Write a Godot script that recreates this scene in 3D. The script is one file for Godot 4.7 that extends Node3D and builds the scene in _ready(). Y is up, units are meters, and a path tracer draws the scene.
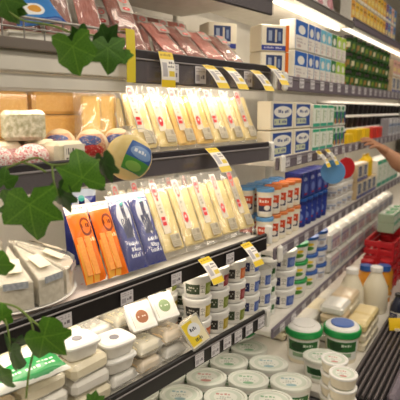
extends Node3D
# A supermarket dairy aisle: two refrigerated cases in a slightly bent line, packed with cheese and tubs.
# Frames: NF = near case, FF = far case. In a frame x runs along the shelf front, y is up, -z goes into the case.

const F := 500.0
const EYE := 1.5
const STRIP := 0.055     # strength of the tubes under the shelves
const LAYER := ["lowest", "middle", "topmost", "topmost"]
const ORD := ["first", "second", "third", "fourth", "fifth", "sixth", "seventh"]
const CEIL := 1.75
const PITCH := 0.17809
const AIM := 0.69082      # angle between the view axis and the near shelf line
const BEND := 0.13580     # the far case turns away by this angle
var NF := Transform3D(Basis(), Vector3(0, 0, -1))
var FF := Transform3D(Basis(Vector3.UP, BEND), Vector3(1.640, 0, -1))
var cv: Vector3
var cr: Vector3
var cu: Vector3
var M := {}
var cache := {}
var counts := {}
var rng := RandomNumberGenerator.new()
var noise := FastNoiseLite.new()

func ray(px: float, py: float) -> Vector3:
	return cv + cr * ((px - 200.0) / F) - cu * ((py - 200.0) / F)

func hit(fr: Transform3D, px: float, py: float, d := 0.0) -> Vector3:      # pixel -> point of the plane d behind a case's front, in the case's own axes
	var inv := fr.affine_inverse()
	var o := inv * Vector3(0, EYE, 0)
	var r := inv.basis * ray(px, py)
	return o + r * ((-d - o.z) / r.z)

func level(fr: Transform3D, px: float, py: float, h: float) -> Vector3:    # pixel -> point at height h
	var r := ray(px, py)
	return fr.affine_inverse() * (Vector3(0, EYE, 0) + r * ((h - EYE) / r.y))

# ---------------------------------------------------------------- nodes
func numbered(called: String) -> String:
	var n: int = counts.get(called, 0)
	counts[called] = n + 1
	return called if n == 0 else "%s_%03d" % [called, n]

func thing(called: String, label: String, category: String, fr: Transform3D, pos: Vector3, yaw := 0.0, tilt := 0.0, roll := 0.0, group := "") -> Node3D:
	var o := Node3D.new()
	o.name = numbered(called)
	add_child(o)
	var b := Basis(Vector3.UP, yaw) * Basis(Vector3.RIGHT, tilt) * Basis(Vector3.BACK, roll)
	o.transform = fr * Transform3D(b, pos)
	o.set_meta("label", label)
	o.set_meta("category", category)
	if group != "":
		o.set_meta("group", group)
	return o

func part(par: Node, called: String, mesh: Mesh, mat: Material, pos := Vector3.ZERO, rot := Vector3.ZERO) -> MeshInstance3D:
	var o := MeshInstance3D.new()
	o.name = called
	o.mesh = mesh
	o.material_override = mat
	par.add_child(o, true)
	o.transform = Transform3D(Basis.from_euler(rot), pos)
	return o

func structure(called: String, mesh: Mesh, mat: Material, xf: Transform3D) -> MeshInstance3D:
	var o := MeshInstance3D.new()
	o.name = called
	o.mesh = mesh
	o.material_override = mat
	add_child(o)
	o.transform = xf
	o.set_meta("kind", "structure")
	return o

# ---------------------------------------------------------------- materials
func mat(c: Color, rough := 0.5, metal := 0.0) -> StandardMaterial3D:
	var m := StandardMaterial3D.new()
	m.albedo_color = c
	m.roughness = rough
	m.metallic = metal
	return m

func tex_mat(img: Image, rough := 0.45, alpha := false) -> StandardMaterial3D:
	var m := mat(Color.WHITE, rough)
	m.albedo_texture = ImageTexture.create_from_image(img)
	if alpha:
		m.transparency = BaseMaterial3D.TRANSPARENCY_ALPHA
	return m

func film(a := 0.16, rough := 0.12, c := Color(0.95, 0.95, 0.93)) -> StandardMaterial3D:
	var m := mat(Color(c.r, c.g, c.b, a), rough)
	m.transparency = BaseMaterial3D.TRANSPARENCY_ALPHA
	m.metallic_specular = 0.6
	return m

func col(h: String) -> Color:
	return Color.html(h)

# print on labels: r = rectangle, e = ellipse, o = ring, t = rows of letter-like marks, n = speckle
func paint(w: int, h: int, bg: Color, ops: Array) -> Image:
	var im := Image.create(w, h, false, Image.FORMAT_RGBA8)
	im.fill(bg)
	var g := RandomNumberGenerator.new()
	g.seed = 5 + ops.size()
	for op in ops:
		var x: float = op[1] * w
		var y: float = op[2] * h
		var a: float = op[3] * w
		var b: float = op[4] * h
		var c: Color = col(op[5]) if op[5] is String else op[5]
		match op[0]:
			"r":
				im.fill_rect(Rect2i(int(x), int(y), maxi(1, int(a)), maxi(1, int(b))), c)
			"e", "o":
				for j in range(maxi(0, int(y - b)), mini(h, int(y + b) + 1)):
					for i in range(maxi(0, int(x - a)), mini(w, int(x + a) + 1)):
						var q := Vector2((i + 0.5 - x) / a, (j + 0.5 - y) / b).length()
						if q <= 1.0 and (op[0] == "e" or q > 0.72):
							im.set_pixel(i, j, c)
			"t":
				var n: int = op[6]
				var rh := b / n
				for k in n:
					var cx := x
					while cx < x + a - 2:
						var lw := g.randf_range(0.25, 0.6) * rh + 1.0
						if g.randf() < 0.8:
							var top := y + k * rh + (rh * 0.22 if g.randf() < 0.5 else 0.05 * rh)
							im.fill_rect(Rect2i(int(cx), int(top), maxi(1, int(minf(lw, x + a - cx))), maxi(1, int(y + k * rh + rh * 0.7 - top))), c)
						cx += lw + maxf(1.0, rh * 0.18)
			"n":
				for k in int(op[6]):
					var i := int(x + g.randf() * a)
					var j := int(y + g.randf() * b)
					im.fill_rect(Rect2i(i, j, g.randi_range(1, 3), g.randi_range(1, 3)), c.lerp(bg, g.randf() * 0.6))
	return im

func grain_tex(lo: Color, hi: Color, freq: float, seed_: int) -> NoiseTexture2D:
	var n := FastNoiseLite.new()
	n.seed = seed_
	n.frequency = freq
	n.fractal_octaves = 4
	var t := NoiseTexture2D.new()
	t.width = 256
	t.height = 256
	t.seamless = true
	t.noise = n
	var gr := Gradient.new()
	gr.set_color(0, lo)
	gr.set_color(1, hi)
	t.color_ramp = gr
	return t

func grain_mat(lo: String, hi: String, freq: float, scale_: float, rough := 0.5) -> StandardMaterial3D:
	var m := mat(Color.WHITE, rough)
	m.albedo_texture = grain_tex(col(lo), col(hi), freq, int(freq * 1000.0) + 7)
	m.uv1_triplanar = true
	m.uv1_scale = Vector3.ONE * scale_
	return m

# ---------------------------------------------------------------- meshes
func quad(st: SurfaceTool, a: Vector3, b: Vector3, c: Vector3, d: Vector3, n: Vector3, uv := []) -> void:
	# a b c d run round the face; the winding is turned so that n is outside
	var order := [0, 1, 2, 0, 2, 3]
	var p := [a, b, c, d]
	if (b - a).cross(c - a).dot(n) > 0.0:
		order = [0, 2, 1, 0, 3, 2]
	for i in order:
		st.set_normal(n)
		st.set_uv(uv[i] if uv.size() == 4 else Vector2(0.5, 0.5))
		st.add_vertex(p[i])

func tri(st: SurfaceTool, a: Vector3, b: Vector3, c: Vector3, out: Vector3) -> void:
	var n := (b - a).cross(c - a).normalized()
	var p := [a, b, c]
	if n.dot(out) > 0.0:
		p = [a, c, b]
	else:
		n = -n
	for v in p:
		st.set_normal(n)
		st.set_uv(Vector2(0.5, 0.5))
		st.add_vertex(v)

func new_st() -> SurfaceTool:
	var st := SurfaceTool.new()
	st.begin(Mesh.PRIMITIVE_TRIANGLES)
	return st

func add_rbox(st: SurfaceTool, s: Vector3, bev: float, xf := Transform3D()) -> void:   # chamfered box standing on y = 0
	var h := s * 0.5
	var off := Vector3(0, h.y, 0)
	for ax in 3:
		var u := (ax + 1) % 3
		var v := (ax + 2) % 3
		for sg in [-1.0, 1.0]:
			var c: Array[Vector3] = []
			for k in [[-1, -1], [1, -1], [1, 1], [-1, 1]]:
				var p := Vector3.ZERO
				p[ax] = sg * h[ax]
				p[u] = k[0] * (h[u] - bev)
				p[v] = k[1] * (h[v] - bev)
				c.append(p)
			var n := Vector3.ZERO
			n[ax] = sg
			var uvs := []
			for p in c:
				if ax == 2:
					uvs.append(Vector2(0.5 + sg * p.x / s.x, 0.5 - p.y / s.y))
				elif ax == 0:
					uvs.append(Vector2(0.5 - sg * p.z / s.z, 0.5 - p.y / s.y))
				else:
					uvs.append(Vector2(0.5 + p.x / s.x, 0.5 + p.z / s.z))
			quad(st, xf * (c[0] + off), xf * (c[1] + off), xf * (c[2] + off), xf * (c[3] + off), xf.basis * n, uvs)
	if bev <= 0.0:
		return
	for ax in 3:
		var u := (ax + 1) % 3
		var v := (ax + 2) % 3
		for a in [-1.0, 1.0]:
			for b in [-1.0, 1.0]:
				var q: Array[Vector3] = []
				for k in [[-1, 0], [1, 0], [1, 1], [-1, 1]]:
					var p := Vector3.ZERO
					p[ax] = k[0] * (h[ax] - bev)
					p[u] = a * (h[u] - (bev if k[1] == 1 else 0.0))
					p[v] = b * (h[v] - (0.0 if k[1] == 1 else bev))
					q.append(p)
				var n := Vector3.ZERO
				n[u] = a
				n[v] = b
				quad(st, xf * (q[0] + off), xf * (q[1] + off), xf * (q[2] + off), xf * (q[3] + off), (xf.basis * n).normalized())
	for a in [-1.0, 1.0]:
		for b in [-1.0, 1.0]:
			for c in [-1.0, 1.0]:
				var k := Vector3(a, b, c)
				var p0 := k * (h - Vector3(0, bev, bev)) + off
				var p1 := k * (h - Vector3(bev, 0, bev)) + off
				var p2 := k * (h - Vector3(bev, bev, 0)) + off
				tri(st, xf * p0, xf * p1, xf * p2, xf.basis * k)

func rbox(s: Vector3, bev := 0.004) -> Mesh:
	var key := "b%s%.4f" % [s, bev]
	if not cache.has(key):
		var st := new_st()
		add_rbox(st, s, minf(bev, minf(s.x, minf(s.y, s.z)) * 0.45))
		cache[key] = st.commit()
	return cache[key]

func add_lathe(st: SurfaceTool, prof: Array, seg: int, smooth := false, sc := Vector3.ONE, power := 2.0) -> void:
	var n := prof.size()
	var nr: Array[Vector2] = []
	for i in n - 1:
		var e: Vector2 = prof[i + 1] - prof[i]
		nr.append(Vector2(e.y, -e.x).normalized())
	for i in n - 1:
		for k in seg:
			var p: Array[Vector3] = []
			var q: Array[Vector3] = []
			for c in [[0, 0], [1, 0], [1, 1], [0, 1]]:
				var pr: Vector2 = prof[i + c[1]]
				var a: float = TAU * (k + c[0]) / seg
				var rad := 1.0
				if power > 2.0:
					rad = pow(pow(absf(cos(a)), power) + pow(absf(sin(a)), power), -1.0 / power)
				var dir := Vector3(sin(a), 0, cos(a)) * rad
				p.append(Vector3(dir.x * pr.x, pr.y, dir.z * pr.x) * sc)
				var m := nr[i]
				if smooth:
					var o: int = i - 1 if c[1] == 0 else i + 1
					if o >= 0 and o < nr.size() and nr[o].dot(m) > 0.2:
						m = (m + nr[o]).normalized()
				q.append(Vector3(sin(a) * m.x, m.y, cos(a) * m.x) / sc)
			for t in [0, 2, 1, 0, 3, 2]:
				st.set_normal(q[t].normalized())
				st.set_uv(Vector2(float(k + [0, 1, 1, 0][t]) / seg * 2.0, 1.0 - float(i + [0, 0, 1, 1][t]) / (n - 1)))
				st.add_vertex(p[t])

func lathe(key: String, prof: Array, seg := 24, smooth := false, sc := Vector3.ONE, power := 2.0) -> Mesh:
	if not cache.has(key):
		var st := new_st()
		add_lathe(st, prof, seg, smooth, sc, power)
		cache[key] = st.commit()
	return cache[key]

func patch(r0: float, r1: float, y0: float, y1: float, a: float, sc := Vector3.ONE, power := 2.0) -> Mesh:   # a label round the front of a tub, +-a radians about +z
	var key := "p%.4f %.4f %.4f %.4f %.3f %s %.1f" % [r0, r1, y0, y1, a, sc, power]
	if not cache.has(key):
		var st := new_st()
		var n := 12
		for k in n:
			var a0 := -a + 2 * a * k / n
			var a1 := -a + 2 * a * (k + 1) / n
			var p := []
			for c in [[a0, 0], [a1, 0], [a1, 1], [a0, 1]]:
				var r: float = (r0 if c[1] == 0 else r1) + 0.0012
				var rad := 1.0
				if power > 2.0:
					rad = pow(pow(absf(cos(c[0])), power) + pow(absf(sin(c[0])), power), -1.0 / power)
				p.append(Vector3(sin(c[0]) * r * rad, y0 if c[1] == 0 else y1, cos(c[0]) * r * rad) * sc)
			var m := (a0 + a1) * 0.5
			var u0 := float(k) / n
			var u1 := float(k + 1) / n
			quad(st, p[0], p[1], p[2], p[3], Vector3(sin(m), 0, cos(m)), [Vector2(u0, 1), Vector2(u1, 1), Vector2(u1, 0), Vector2(u0, 0)])
		cache[key] = st.commit()
	return cache[key]

func pouch(w: float, h: float, t: float, sd: int, seal := 0.12, crinkle := 0.004, both := true) -> Mesh:   # a filled film bag standing on y = 0, face to +z
	var key := "q%.3f %.3f %.3f %d %.2f %.4f" % [w, h, t, sd, seal, crinkle]
	if cache.has(key):
		return cache[key]
	var st := new_st()
	st.set_smooth_group(0)
	var nx := 10
	var ny := 16
	for side in [1.0, -1.0]:
		var g := []
		for j in ny + 1:
			var row := []
			for i in nx + 1:
				var u := float(i) / nx
				var v := float(j) / ny
				var bx := clampf(minf(u, 1 - u) / 0.16, 0, 1)
				var by := clampf((minf(v, 1 - v) - seal * 0.35) / seal, 0, 1)
				var full := sqrt(clampf(bx, 0, 1)) * sqrt(by)
				var z: float = side * (t * 0.5 * full + 0.0006) + noise.get_noise_3d(u * w * 900.0 + sd * 37, v * h * 900.0, side * 40.0 + sd) * crinkle * (0.35 + bx)
				var x := (u - 0.5) * w * (1.0 - 0.05 * sin(PI * v) * by) + noise.get_noise_2d(v * 60.0 + sd * 11, 9.0 * side) * 0.002
				row.append([Vector3(x, v * h, z), Vector2(u, 1 - v)])
			g.append(row)
		for j in ny:
			for i in nx:
				var q := [g[j][i], g[j][i + 1], g[j + 1][i + 1], g[j + 1][i]]
				var o := [0, 2, 1, 0, 3, 2] if side > 0 else [0, 1, 2, 0, 2, 3]
				for k in o:
					st.set_uv(q[k][1] if side > 0 else Vector2(0.02, 0.02))
					st.add_vertex(q[k][0])
	st.generate_normals()
	cache[key] = st.commit()
	return cache[key]

func wedge(r: float, h: float, ang: float, rise := 0.0, bev := 0.004) -> Mesh:     # a cheese wedge, point at the origin, lying on y = 0, rind towards +z, its top rising towards the point
	var key := "w%.4f %.3f %.3f" % [r, h, ang]
	if cache.has(key):
		return cache[key]
	var st := new_st()
	var outline: Array[Vector2] = [Vector2(0, 0.006)]
	var n := 6
	for k in n + 1:
		var a := -ang * 0.5 + ang * k / n
		outline.append(Vector2(sin(a) * r, cos(a) * r))
	var cen := Vector2(0, r * 0.62)
	for k in outline.size():
		var a := outline[k]
		var b := outline[(k + 1) % outline.size()]
		var ai := a + (cen - a).normalized() * bev
		var bi := b + (cen - b).normalized() * bev
		var mid := (a + b) * 0.5 - cen
		var out := Vector3(mid.x, 0, mid.y).normalized()
		var e := b - a
		var ha := h + rise * (1.0 - a.y / r)
		var hb := h + rise * (1.0 - b.y / r)
		var hc := h + rise * 0.38
		var nn := Vector3(e.y, 0, -e.x).normalized()
		if nn.dot(out) < 0:
			nn = -nn
		quad(st, Vector3(a.x, 0, a.y), Vector3(b.x, 0, b.y), Vector3(b.x, hb - bev, b.y), Vector3(a.x, ha - bev, a.y), nn)
		quad(st, Vector3(a.x, ha - bev, a.y), Vector3(b.x, hb - bev, b.y), Vector3(bi.x, hb, bi.y), Vector3(ai.x, ha, ai.y), (nn + Vector3.UP).normalized())
		tri(st, Vector3(ai.x, ha, ai.y), Vector3(bi.x, hb, bi.y), Vector3(cen.x, hc, cen.y), Vector3.UP)
		tri(st, Vector3(a.x, 0, a.y), Vector3(b.x, 0, b.y), Vector3(cen.x, 0, cen.y), Vector3.DOWN)
	cache[key] = st.commit()
	return cache[key]

func card(w: float, h: float, sag := 0.0, thick := 0.0012) -> Mesh:     # a thin printed card, top edge at y = 0, hanging down, face to +z, bowed forward by sag
	var key := "c%.3f %.3f %.3f %.4f" % [w, h, sag, thick]
	if cache.has(key):
		return cache[key]
	var st := new_st()
	var n := 8
	for k in n:
		var v0 := float(k) / n
		var v1 := float(k + 1) / n
		var z0 := sag * sin(v0 * PI)
		var z1 := sag * sin(v1 * PI)
		var nn := Vector3(0, z1 - z0, h / n).normalized()
		for s in [1.0, -1.0]:
			var o: Vector3 = nn * thick * 0.5 * s
			quad(st, Vector3(-w / 2, -v0 * h, z0) + o, Vector3(w / 2, -v0 * h, z0) + o, Vector3(w / 2, -v1 * h, z1) + o, Vector3(-w / 2, -v1 * h, z1) + o, nn * s,
				[Vector2(0, v0), Vector2(1, v0), Vector2(1, v1), Vector2(0, v1)])
		for s in [1.0, -1.0]:
			quad(st, Vector3(s * w / 2, -v0 * h, z0 - thick / 2), Vector3(s * w / 2, -v0 * h, z0 + thick / 2), Vector3(s * w / 2, -v1 * h, z1 + thick / 2), Vector3(s * w / 2, -v1 * h, z1 - thick / 2), Vector3(s, 0, 0))
	cache[key] = st.commit()
	return cache[key]

func add_tube(st: SurfaceTool, pts: Array, r: float, seg := 8) -> void:
	var rings := []
	for i in pts.size():
		var d: Vector3 = (pts[mini(i + 1, pts.size() - 1)] - pts[maxi(i - 1, 0)]).normalized()
		var s := d.cross(Vector3.UP if absf(d.y) < 0.9 else Vector3.RIGHT).normalized()
		var t := s.cross(d)
		var ring := []
		for k in seg:
			var a := TAU * k / seg
			ring.append([pts[i] + (s * cos(a) + t * sin(a)) * r, s * cos(a) + t * sin(a)])
		rings.append(ring)
	for i in pts.size() - 1:
		for k in seg:
			var q := [rings[i][k], rings[i][(k + 1) % seg], rings[i + 1][(k + 1) % seg], rings[i + 1][k]]
			var o := [0, 1, 2, 0, 2, 3]
			if (q[1][0] - q[0][0]).cross(q[2][0] - q[0][0]).dot(q[0][1]) > 0:
				o = [0, 2, 1, 0, 3, 2]
			for j in o:
				st.set_normal(q[j][1])
				st.set_uv(Vector2(0.5, 0.5))
				st.add_vertex(q[j][0])
	for e in [0, pts.size() - 1]:
		var out: Vector3 = (pts[e] - pts[1 if e == 0 else e - 1]).normalized()
		for k in seg:
			tri(st, pts[e], rings[e][k][0], rings[e][(k + 1) % seg][0], out)

func tube(pts: Array, r: float, seg := 8) -> Mesh:
	var st := new_st()
	add_tube(st, pts, r, seg)
	return st.commit()

func curve(pts: Array, per := 6) -> Array:     # a smooth line through the points
	var out := []
	for i in pts.size() - 1:
		var p0: Vector3 = pts[maxi(i - 1, 0)]
		var p1: Vector3 = pts[i]
		var p2: Vector3 = pts[i + 1]
		var p3: Vector3 = pts[mini(i + 2, pts.size() - 1)]
		for k in per:
			var t := float(k) / per
			out.append(p1.cubic_interpolate(p2, p0, p3, t))
	out.append(pts[-1])
	return out

func leaf_mesh(sd: int) -> Mesh:      # ivy leaf about 1 unit across, stalk at the origin, tip towards +y, upper face to +z
	var key := "leaf%d" % sd
	if cache.has(key):
		return cache[key]
	var pts := [[0, 0.76], [15, 0.63], [30, 0.53], [44, 0.58], [57, 0.66], [72, 0.56], [88, 0.49], [105, 0.53], [123, 0.55], [142, 0.45], [160, 0.33], [176, 0.12]]
	var outline: Array[Vector2] = []
	for k in pts.size():
		outline.append(Vector2.from_angle(PI / 2 - deg_to_rad(pts[k][0])) * pts[k][1] * (1.0 + 0.12 * sin(sd * 3.1 + k)))
	for k in range(pts.size() - 1, 0, -1):
		outline.append(Vector2.from_angle(PI / 2 + deg_to_rad(pts[k][0])) * pts[k][1] * (1.0 + 0.12 * sin(sd * 1.7 + k * 2.0)))
	var st := new_st()
	st.set_smooth_group(0)
	var rings := 5
	var lift := func(p: Vector2) -> Vector3:
		var q := p.length()
		var a := atan2(p.x, p.y)
		var vein := pow(absf(sin(a * 3.2)), 0.6) * 0.05 * q
		return Vector3(p.x, p.y, vein - 0.22 * q * q + 0.05 * sin(p.x * 5.0 + sd) * q + 0.04 * sin(p.y * 6.0 + sd * 2.0) * q)
	for k in outline.size():
		var a := outline[k]
		var b := outline[(k + 1) % outline.size()]
		for j in rings:
			var f0 := float(j) / rings
			var f1 := float(j + 1) / rings
			var q := [a * f0, a * f1, b * f1, b * f0]
			for i in ([0, 1, 2, 0, 2, 3] if j > 0 else [0, 1, 2]):
				st.set_uv(q[i] * 0.55 + Vector2(0.5, 0.5))
				st.add_vertex(lift.call(q[i]))
	st.generate_normals()
	cache[key] = st.commit()
	return cache[key]

# tapered capsules joined with a smooth minimum, meshed as surface nets: bones = [a, b, ra, rb, colour]
func add_body(st: SurfaceTool, bones: Array, cell: float, k: float) -> void:
	var lo := Vector3.ONE * 1e6
	var hi := -lo
	for b in bones:
		for e in [[b[0], b[2]], [b[1], b[3]]]:
			lo = lo.min(e[0] - Vector3.ONE * (e[1] + cell * 2))
			hi = hi.max(e[0] + Vector3.ONE * (e[1] + cell * 2))
	var n := Vector3i(((hi - lo) / cell).ceil()) + Vector3i.ONE
	var field := PackedFloat32Array()
	field.resize(n.x * n.y * n.z)
	field.fill(1.0)
	for b in bones:
		var a: Vector3 = b[0]
		var e: Vector3 = b[1]
		var ra: float = b[2]
		var rb: float = b[3]
		var pad := Vector3.ONE * (maxf(ra, rb) + k * 1.2 + cell * 2)
		var g0 := Vector3i(((a.min(e) - pad - lo) / cell).floor()).clamp(Vector3i.ZERO, n - Vector3i.ONE)
		var g1 := Vector3i(((a.max(e) + pad - lo) / cell).ceil()).clamp(Vector3i.ZERO, n - Vector3i.ONE)
		var ab := e - a
		var l2 := maxf(ab.length_squared(), 1e-9)
		for z in range(g0.z, g1.z + 1):
			for y in range(g0.y, g1.y + 1):
				var at := (z * n.y + y) * n.x
				for x in range(g0.x, g1.x + 1):
					var p := lo + Vector3(x, y, z) * cell - a
					var h := clampf(p.dot(ab) / l2, 0.0, 1.0)
					var d := (p - ab * h).length() - lerpf(ra, rb, h)
					var f := field[at + x]
					var m := maxf(k - absf(f - d), 0.0) / k
					field[at + x] = minf(f, d) - m * m * k * 0.25
	var verts := {}
	for z in n.z - 1:
		for y in n.y - 1:
			for x in n.x - 1:
				var base := (z * n.y + y) * n.x + x
				var c0 := field[base]
				var inside := 0
				var vals := [c0, field[base + 1], field[base + n.x], field[base + n.x + 1], field[base + n.x * n.y], field[base + n.x * n.y + 1], field[base + n.x * n.y + n.x], field[base + n.x * n.y + n.x + 1]]
				for v in vals:
					if v < 0.0:
						inside += 1
				if inside == 0 or inside == 8:
					continue
				var sum := Vector3.ZERO
				var cnt := 0
				for ed in [[0, 1], [2, 3], [4, 5], [6, 7], [0, 2], [1, 3], [4, 6], [5, 7], [0, 4], [1, 5], [2, 6], [3, 7]]:
					var va: float = vals[ed[0]]
					var vb: float = vals[ed[1]]
					if (va < 0.0) != (vb < 0.0):
						var pa := Vector3(ed[0] & 1, (ed[0] >> 1) & 1, ed[0] >> 2)
						var pb := Vector3(ed[1] & 1, (ed[1] >> 1) & 1, ed[1] >> 2)
						sum += pa.lerp(pb, va / (va - vb))
						cnt += 1
				verts[base] = lo + (Vector3(x, y, z) + sum / cnt) * cell
	var steps := [1, n.x, n.x * n.y]
	var dirs := [Vector3.RIGHT, Vector3.UP, Vector3.BACK]
	for base in verts:
		for ax in 3:
			var s1: int = steps[(ax + 1) % 3]
			var s2: int = steps[(ax + 2) % 3]
			var f0 := field[base]
			var f1 := field[base + steps[ax]]
			if (f0 < 0.0) == (f1 < 0.0):
				continue
			if not (verts.has(base - s1) and verts.has(base - s2) and verts.has(base - s1 - s2)):
				continue
			var q := [verts[base], verts[base - s1], verts[base - s1 - s2], verts[base - s2]]
			var out: Vector3 = dirs[ax] * (1.0 if f0 < 0.0 else -1.0)
			var o := [0, 1, 2, 0, 2, 3]
			if (q[1] - q[0]).cross(q[2] - q[0]).dot(out) > 0.0:
				o = [0, 2, 1, 0, 3, 2]
			for i in o:
				var best := 1e6
				var c := Color.WHITE
				for b in bones:
					var d: float = Geometry3D.get_closest_point_to_segment(q[i], b[0], b[1]).distance_to(q[i]) - maxf(b[2], b[3])
					if d < best:
						best = d
						c = b[4]
				st.set_color(c)
				st.add_vertex(q[i])

# ---------------------------------------------------------------- products
func facing(fr: Transform3D, p: Vector3) -> float:
	var c := fr.affine_inverse() * Vector3(0, EYE, 0) - p
	return atan2(c.x, c.z)

func tub(fr: Transform3D, p: Vector3, r: float, h: float, m: Array, label: String, group := "", called := "tub", cat := "tub", turn := 0.0) -> Node3D:
	# m = [cup, lid, label or null, lid print or null]
	var t := thing(called, label, cat, fr, p, facing(fr, p) + turn, 0, 0, group)
	var rb := r * 0.84
	var rt := r * 0.96
	var lh := minf(0.014, h * 0.16)
	var cup := part(t, "cup", lathe("cup%.4f %.4f" % [r, h], [Vector2(0, 0), Vector2(rb - 0.004, 0), Vector2(rb, 0.004), Vector2(rt, h - lh - 0.004), Vector2(rt, h - lh)], 22), m[0])
	var lid := part(t, "lid", lathe("lid%.4f %.4f" % [r, h], [Vector2(0, h - lh - 0.001), Vector2(r - 0.001, h - lh - 0.001), Vector2(r, h - lh), Vector2(r, h - 0.002), Vector2(r - 0.002, h), Vector2(r * 0.86, h), Vector2(r * 0.84, h - 0.003), Vector2(0, h - 0.003)], 28), m[1])
	if m.size() > 2 and m[2] != null:
		var y0 := h * 0.13
		var y1 := (h - lh) * 0.86
		part(cup, "label", patch(lerpf(rb, rt, y0 / (h - lh)), lerpf(rb, rt, y1 / (h - lh)), y0, y1, 1.15), m[2])
	if m.size() > 3 and m[3] != null:
		var key := "disc%.4f" % r
		if not cache.has(key):
			var st := new_st()
			var n := 28
			for k in n:
				var a := Vector3(sin(TAU * k / n), 0, cos(TAU * k / n))
				var b := Vector3(sin(TAU * (k + 1) / n), 0, cos(TAU * (k + 1) / n))
				for v in [Vector3.ZERO, b, a]:
					st.set_normal(Vector3.UP)
					st.set_uv(Vector2(0.5 + v.x * 0.5, 0.5 + v.z * 0.5))
					st.add_vertex(v * r * 0.8)
			cache[key] = st.commit()
		part(lid, "lid_print", cache[key], m[3], Vector3(0, h - 0.0022, 0))
	return t

func box_pack(fr: Transform3D, p: Vector3, s: Vector3, body: Material, front: Material, label: String, group := "", called := "carton", cat := "carton", yaw := 0.0, tilt := 0.0) -> Node3D:
	var t := thing(called, label, cat, fr, p, yaw, tilt, 0, group)
	var box := part(t, "box", rbox(s, 0.003), body)
	if front != null:
		part(box, "front_print", card(s.x * 0.94, s.y * 0.94), front, Vector3(0, s.y * 0.97, s.z * 0.5 + 0.0008))
	return t

func cheese_pack(fr: Transform3D, p: Vector3, v: int, label: String, group: String, yaw: float, tilt: float, cheese: Material, hgt := 0.205, w := 0.085) -> Node3D:
	var t := thing("cheese_pack", label, "cheese", fr, p, yaw, tilt, 0, group)
	part(t, "cheese", rbox(Vector3(w * 0.9, hgt * 0.78, 0.015), 0.005), cheese, Vector3(0.002, 0.018, 0))
	var fl := part(t, "film", pouch(w, hgt, 0.022, v % 4, 0.1, 0.004), M.film)
	part(fl, "brand_strip", card(0.03, hgt * 0.66, 0.001), M.brand[v % 2], Vector3(-0.012, hgt * 0.95, 0.0128))
	part(fl, "info_label", card(0.04, 0.042, 0.0005), M.info, Vector3(0.012, 0.07, 0.0128))
	return t

func price_tag(fr: Transform3D, p: Vector3, label: String, yaw := 0.0, tilt := -0.75, w := 0.055, h := 0.095) -> void:
	var t := thing("price_tag", label, "price tag", fr, p, yaw, 0, 0, "yellow price tags on the shelf edges")
	part(t, "card", card(w, h, 0.006), M.tag, Vector3.ZERO, Vector3(tilt, 0, 0))
	part(t, "clip", rbox(Vector3(0.02, 0.012, 0.006), 0.002), M.clear_plastic, Vector3(0, -0.008, -0.003))

func bottle(fr: Transform3D, p: Vector3, r: float, h: float, body: Material, cap: Material, print_: Material, label: String, group := "") -> void:
	var t := thing("milk_bottle" if r > 0.05 else "juice_bottle", label, "bottle", fr, p, facing(fr, p), 0, 0, group)
	var body_ := part(t, "body", lathe("bot%.3f %.3f" % [r, h], [Vector2(0, 0), Vector2(r * 0.92, 0), Vector2(r, 0.008), Vector2(r, h * 0.45), Vector2(r * 0.93, h * 0.58), Vector2(r * 0.7, h * 0.72), Vector2(r * 0.48, h * 0.84), Vector2(r * 0.42, h * 0.88), Vector2(r * 0.42, h * 0.94), Vector2(0, h * 0.94)], 24, true), body)
	part(t, "cap", lathe("cap%.3f %.3f" % [r, h], [Vector2(0, h * 0.9), Vector2(r * 0.5, h * 0.9), Vector2(r * 0.5, h * 0.99), Vector2(r * 0.46, h), Vector2(0, h)], 20), cap)
	if print_ != null:
		part(body_, "label", patch(r, r, h * 0.1, h * 0.4, 1.0), print_)

# ---------------------------------------------------------------- shelving
func add_strip_light(par: Node3D, x0: float, x1: float, y: float, z: float, energy: float) -> void:
	var l := x1 - x0
	var o := part(par, "light_tube", rbox(Vector3(l, 0.012, 0.018), 0.003), M.tube, Vector3((x0 + x1) / 2, y, z))
	var a := AreaLight3D.new()
	a.area_size = Vector2(l, 0.02)
	a.light_energy = energy * STRIP
	a.light_color = Color(1.0, 0.94, 0.86)
	a.area_range = 9.0
	a.area_attenuation = 2.0
	a.shadow_enabled = true
	o.add_child(a)
	a.transform = Transform3D(Basis(Vector3.RIGHT, deg_to_rad(-62)), Vector3(0, -0.004, -0.006))

func shelf(par: Node3D, x0: float, x1: float, surf: float, lo: float, hi: float, depth: float, rail: Material, strip: Material, light := 0.0) -> void:
	var l := x1 - x0
	var c := (x0 + x1) / 2
	var s := part(par, "shelf", rbox(Vector3(l, 0.022, depth), 0.003), M.shelf_white, Vector3(c, surf - 0.022, -depth / 2 - 0.001))
	var r := part(s, "rail", rbox(Vector3(l, hi - lo, 0.012), 0.003), rail, Vector3(0, lo - surf + 0.022, depth / 2 + 0.007))
	if strip != null:
		part(s, "ticket_strip", rbox(Vector3(l, (hi - lo) * 0.62, 0.003), 0.001), strip, Vector3(0, lo - surf + 0.022 + (hi - lo) * 0.04, depth / 2 + 0.0155))
		part(s, "strip_lip", rbox(Vector3(l, 0.005, 0.006), 0.0015), M.lip, Vector3(0, lo - surf + 0.022 + (hi - lo) * 0.68, depth / 2 + 0.016))
	else:
		part(s, "lip", rbox(Vector3(l, 0.004, 0.004), 0.001), M.lip, Vector3(0, lo - surf + 0.022 + (hi - lo) * 0.74, depth / 2 + 0.0145))
	if light > 0.0:
		add_strip_light(par, x0 + (0.2 if depth > 0.419 and x1 > 3.0 and x0 < 0.5 else 0.03), x1 - 0.03, surf - 0.036, -0.06, light)

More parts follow.
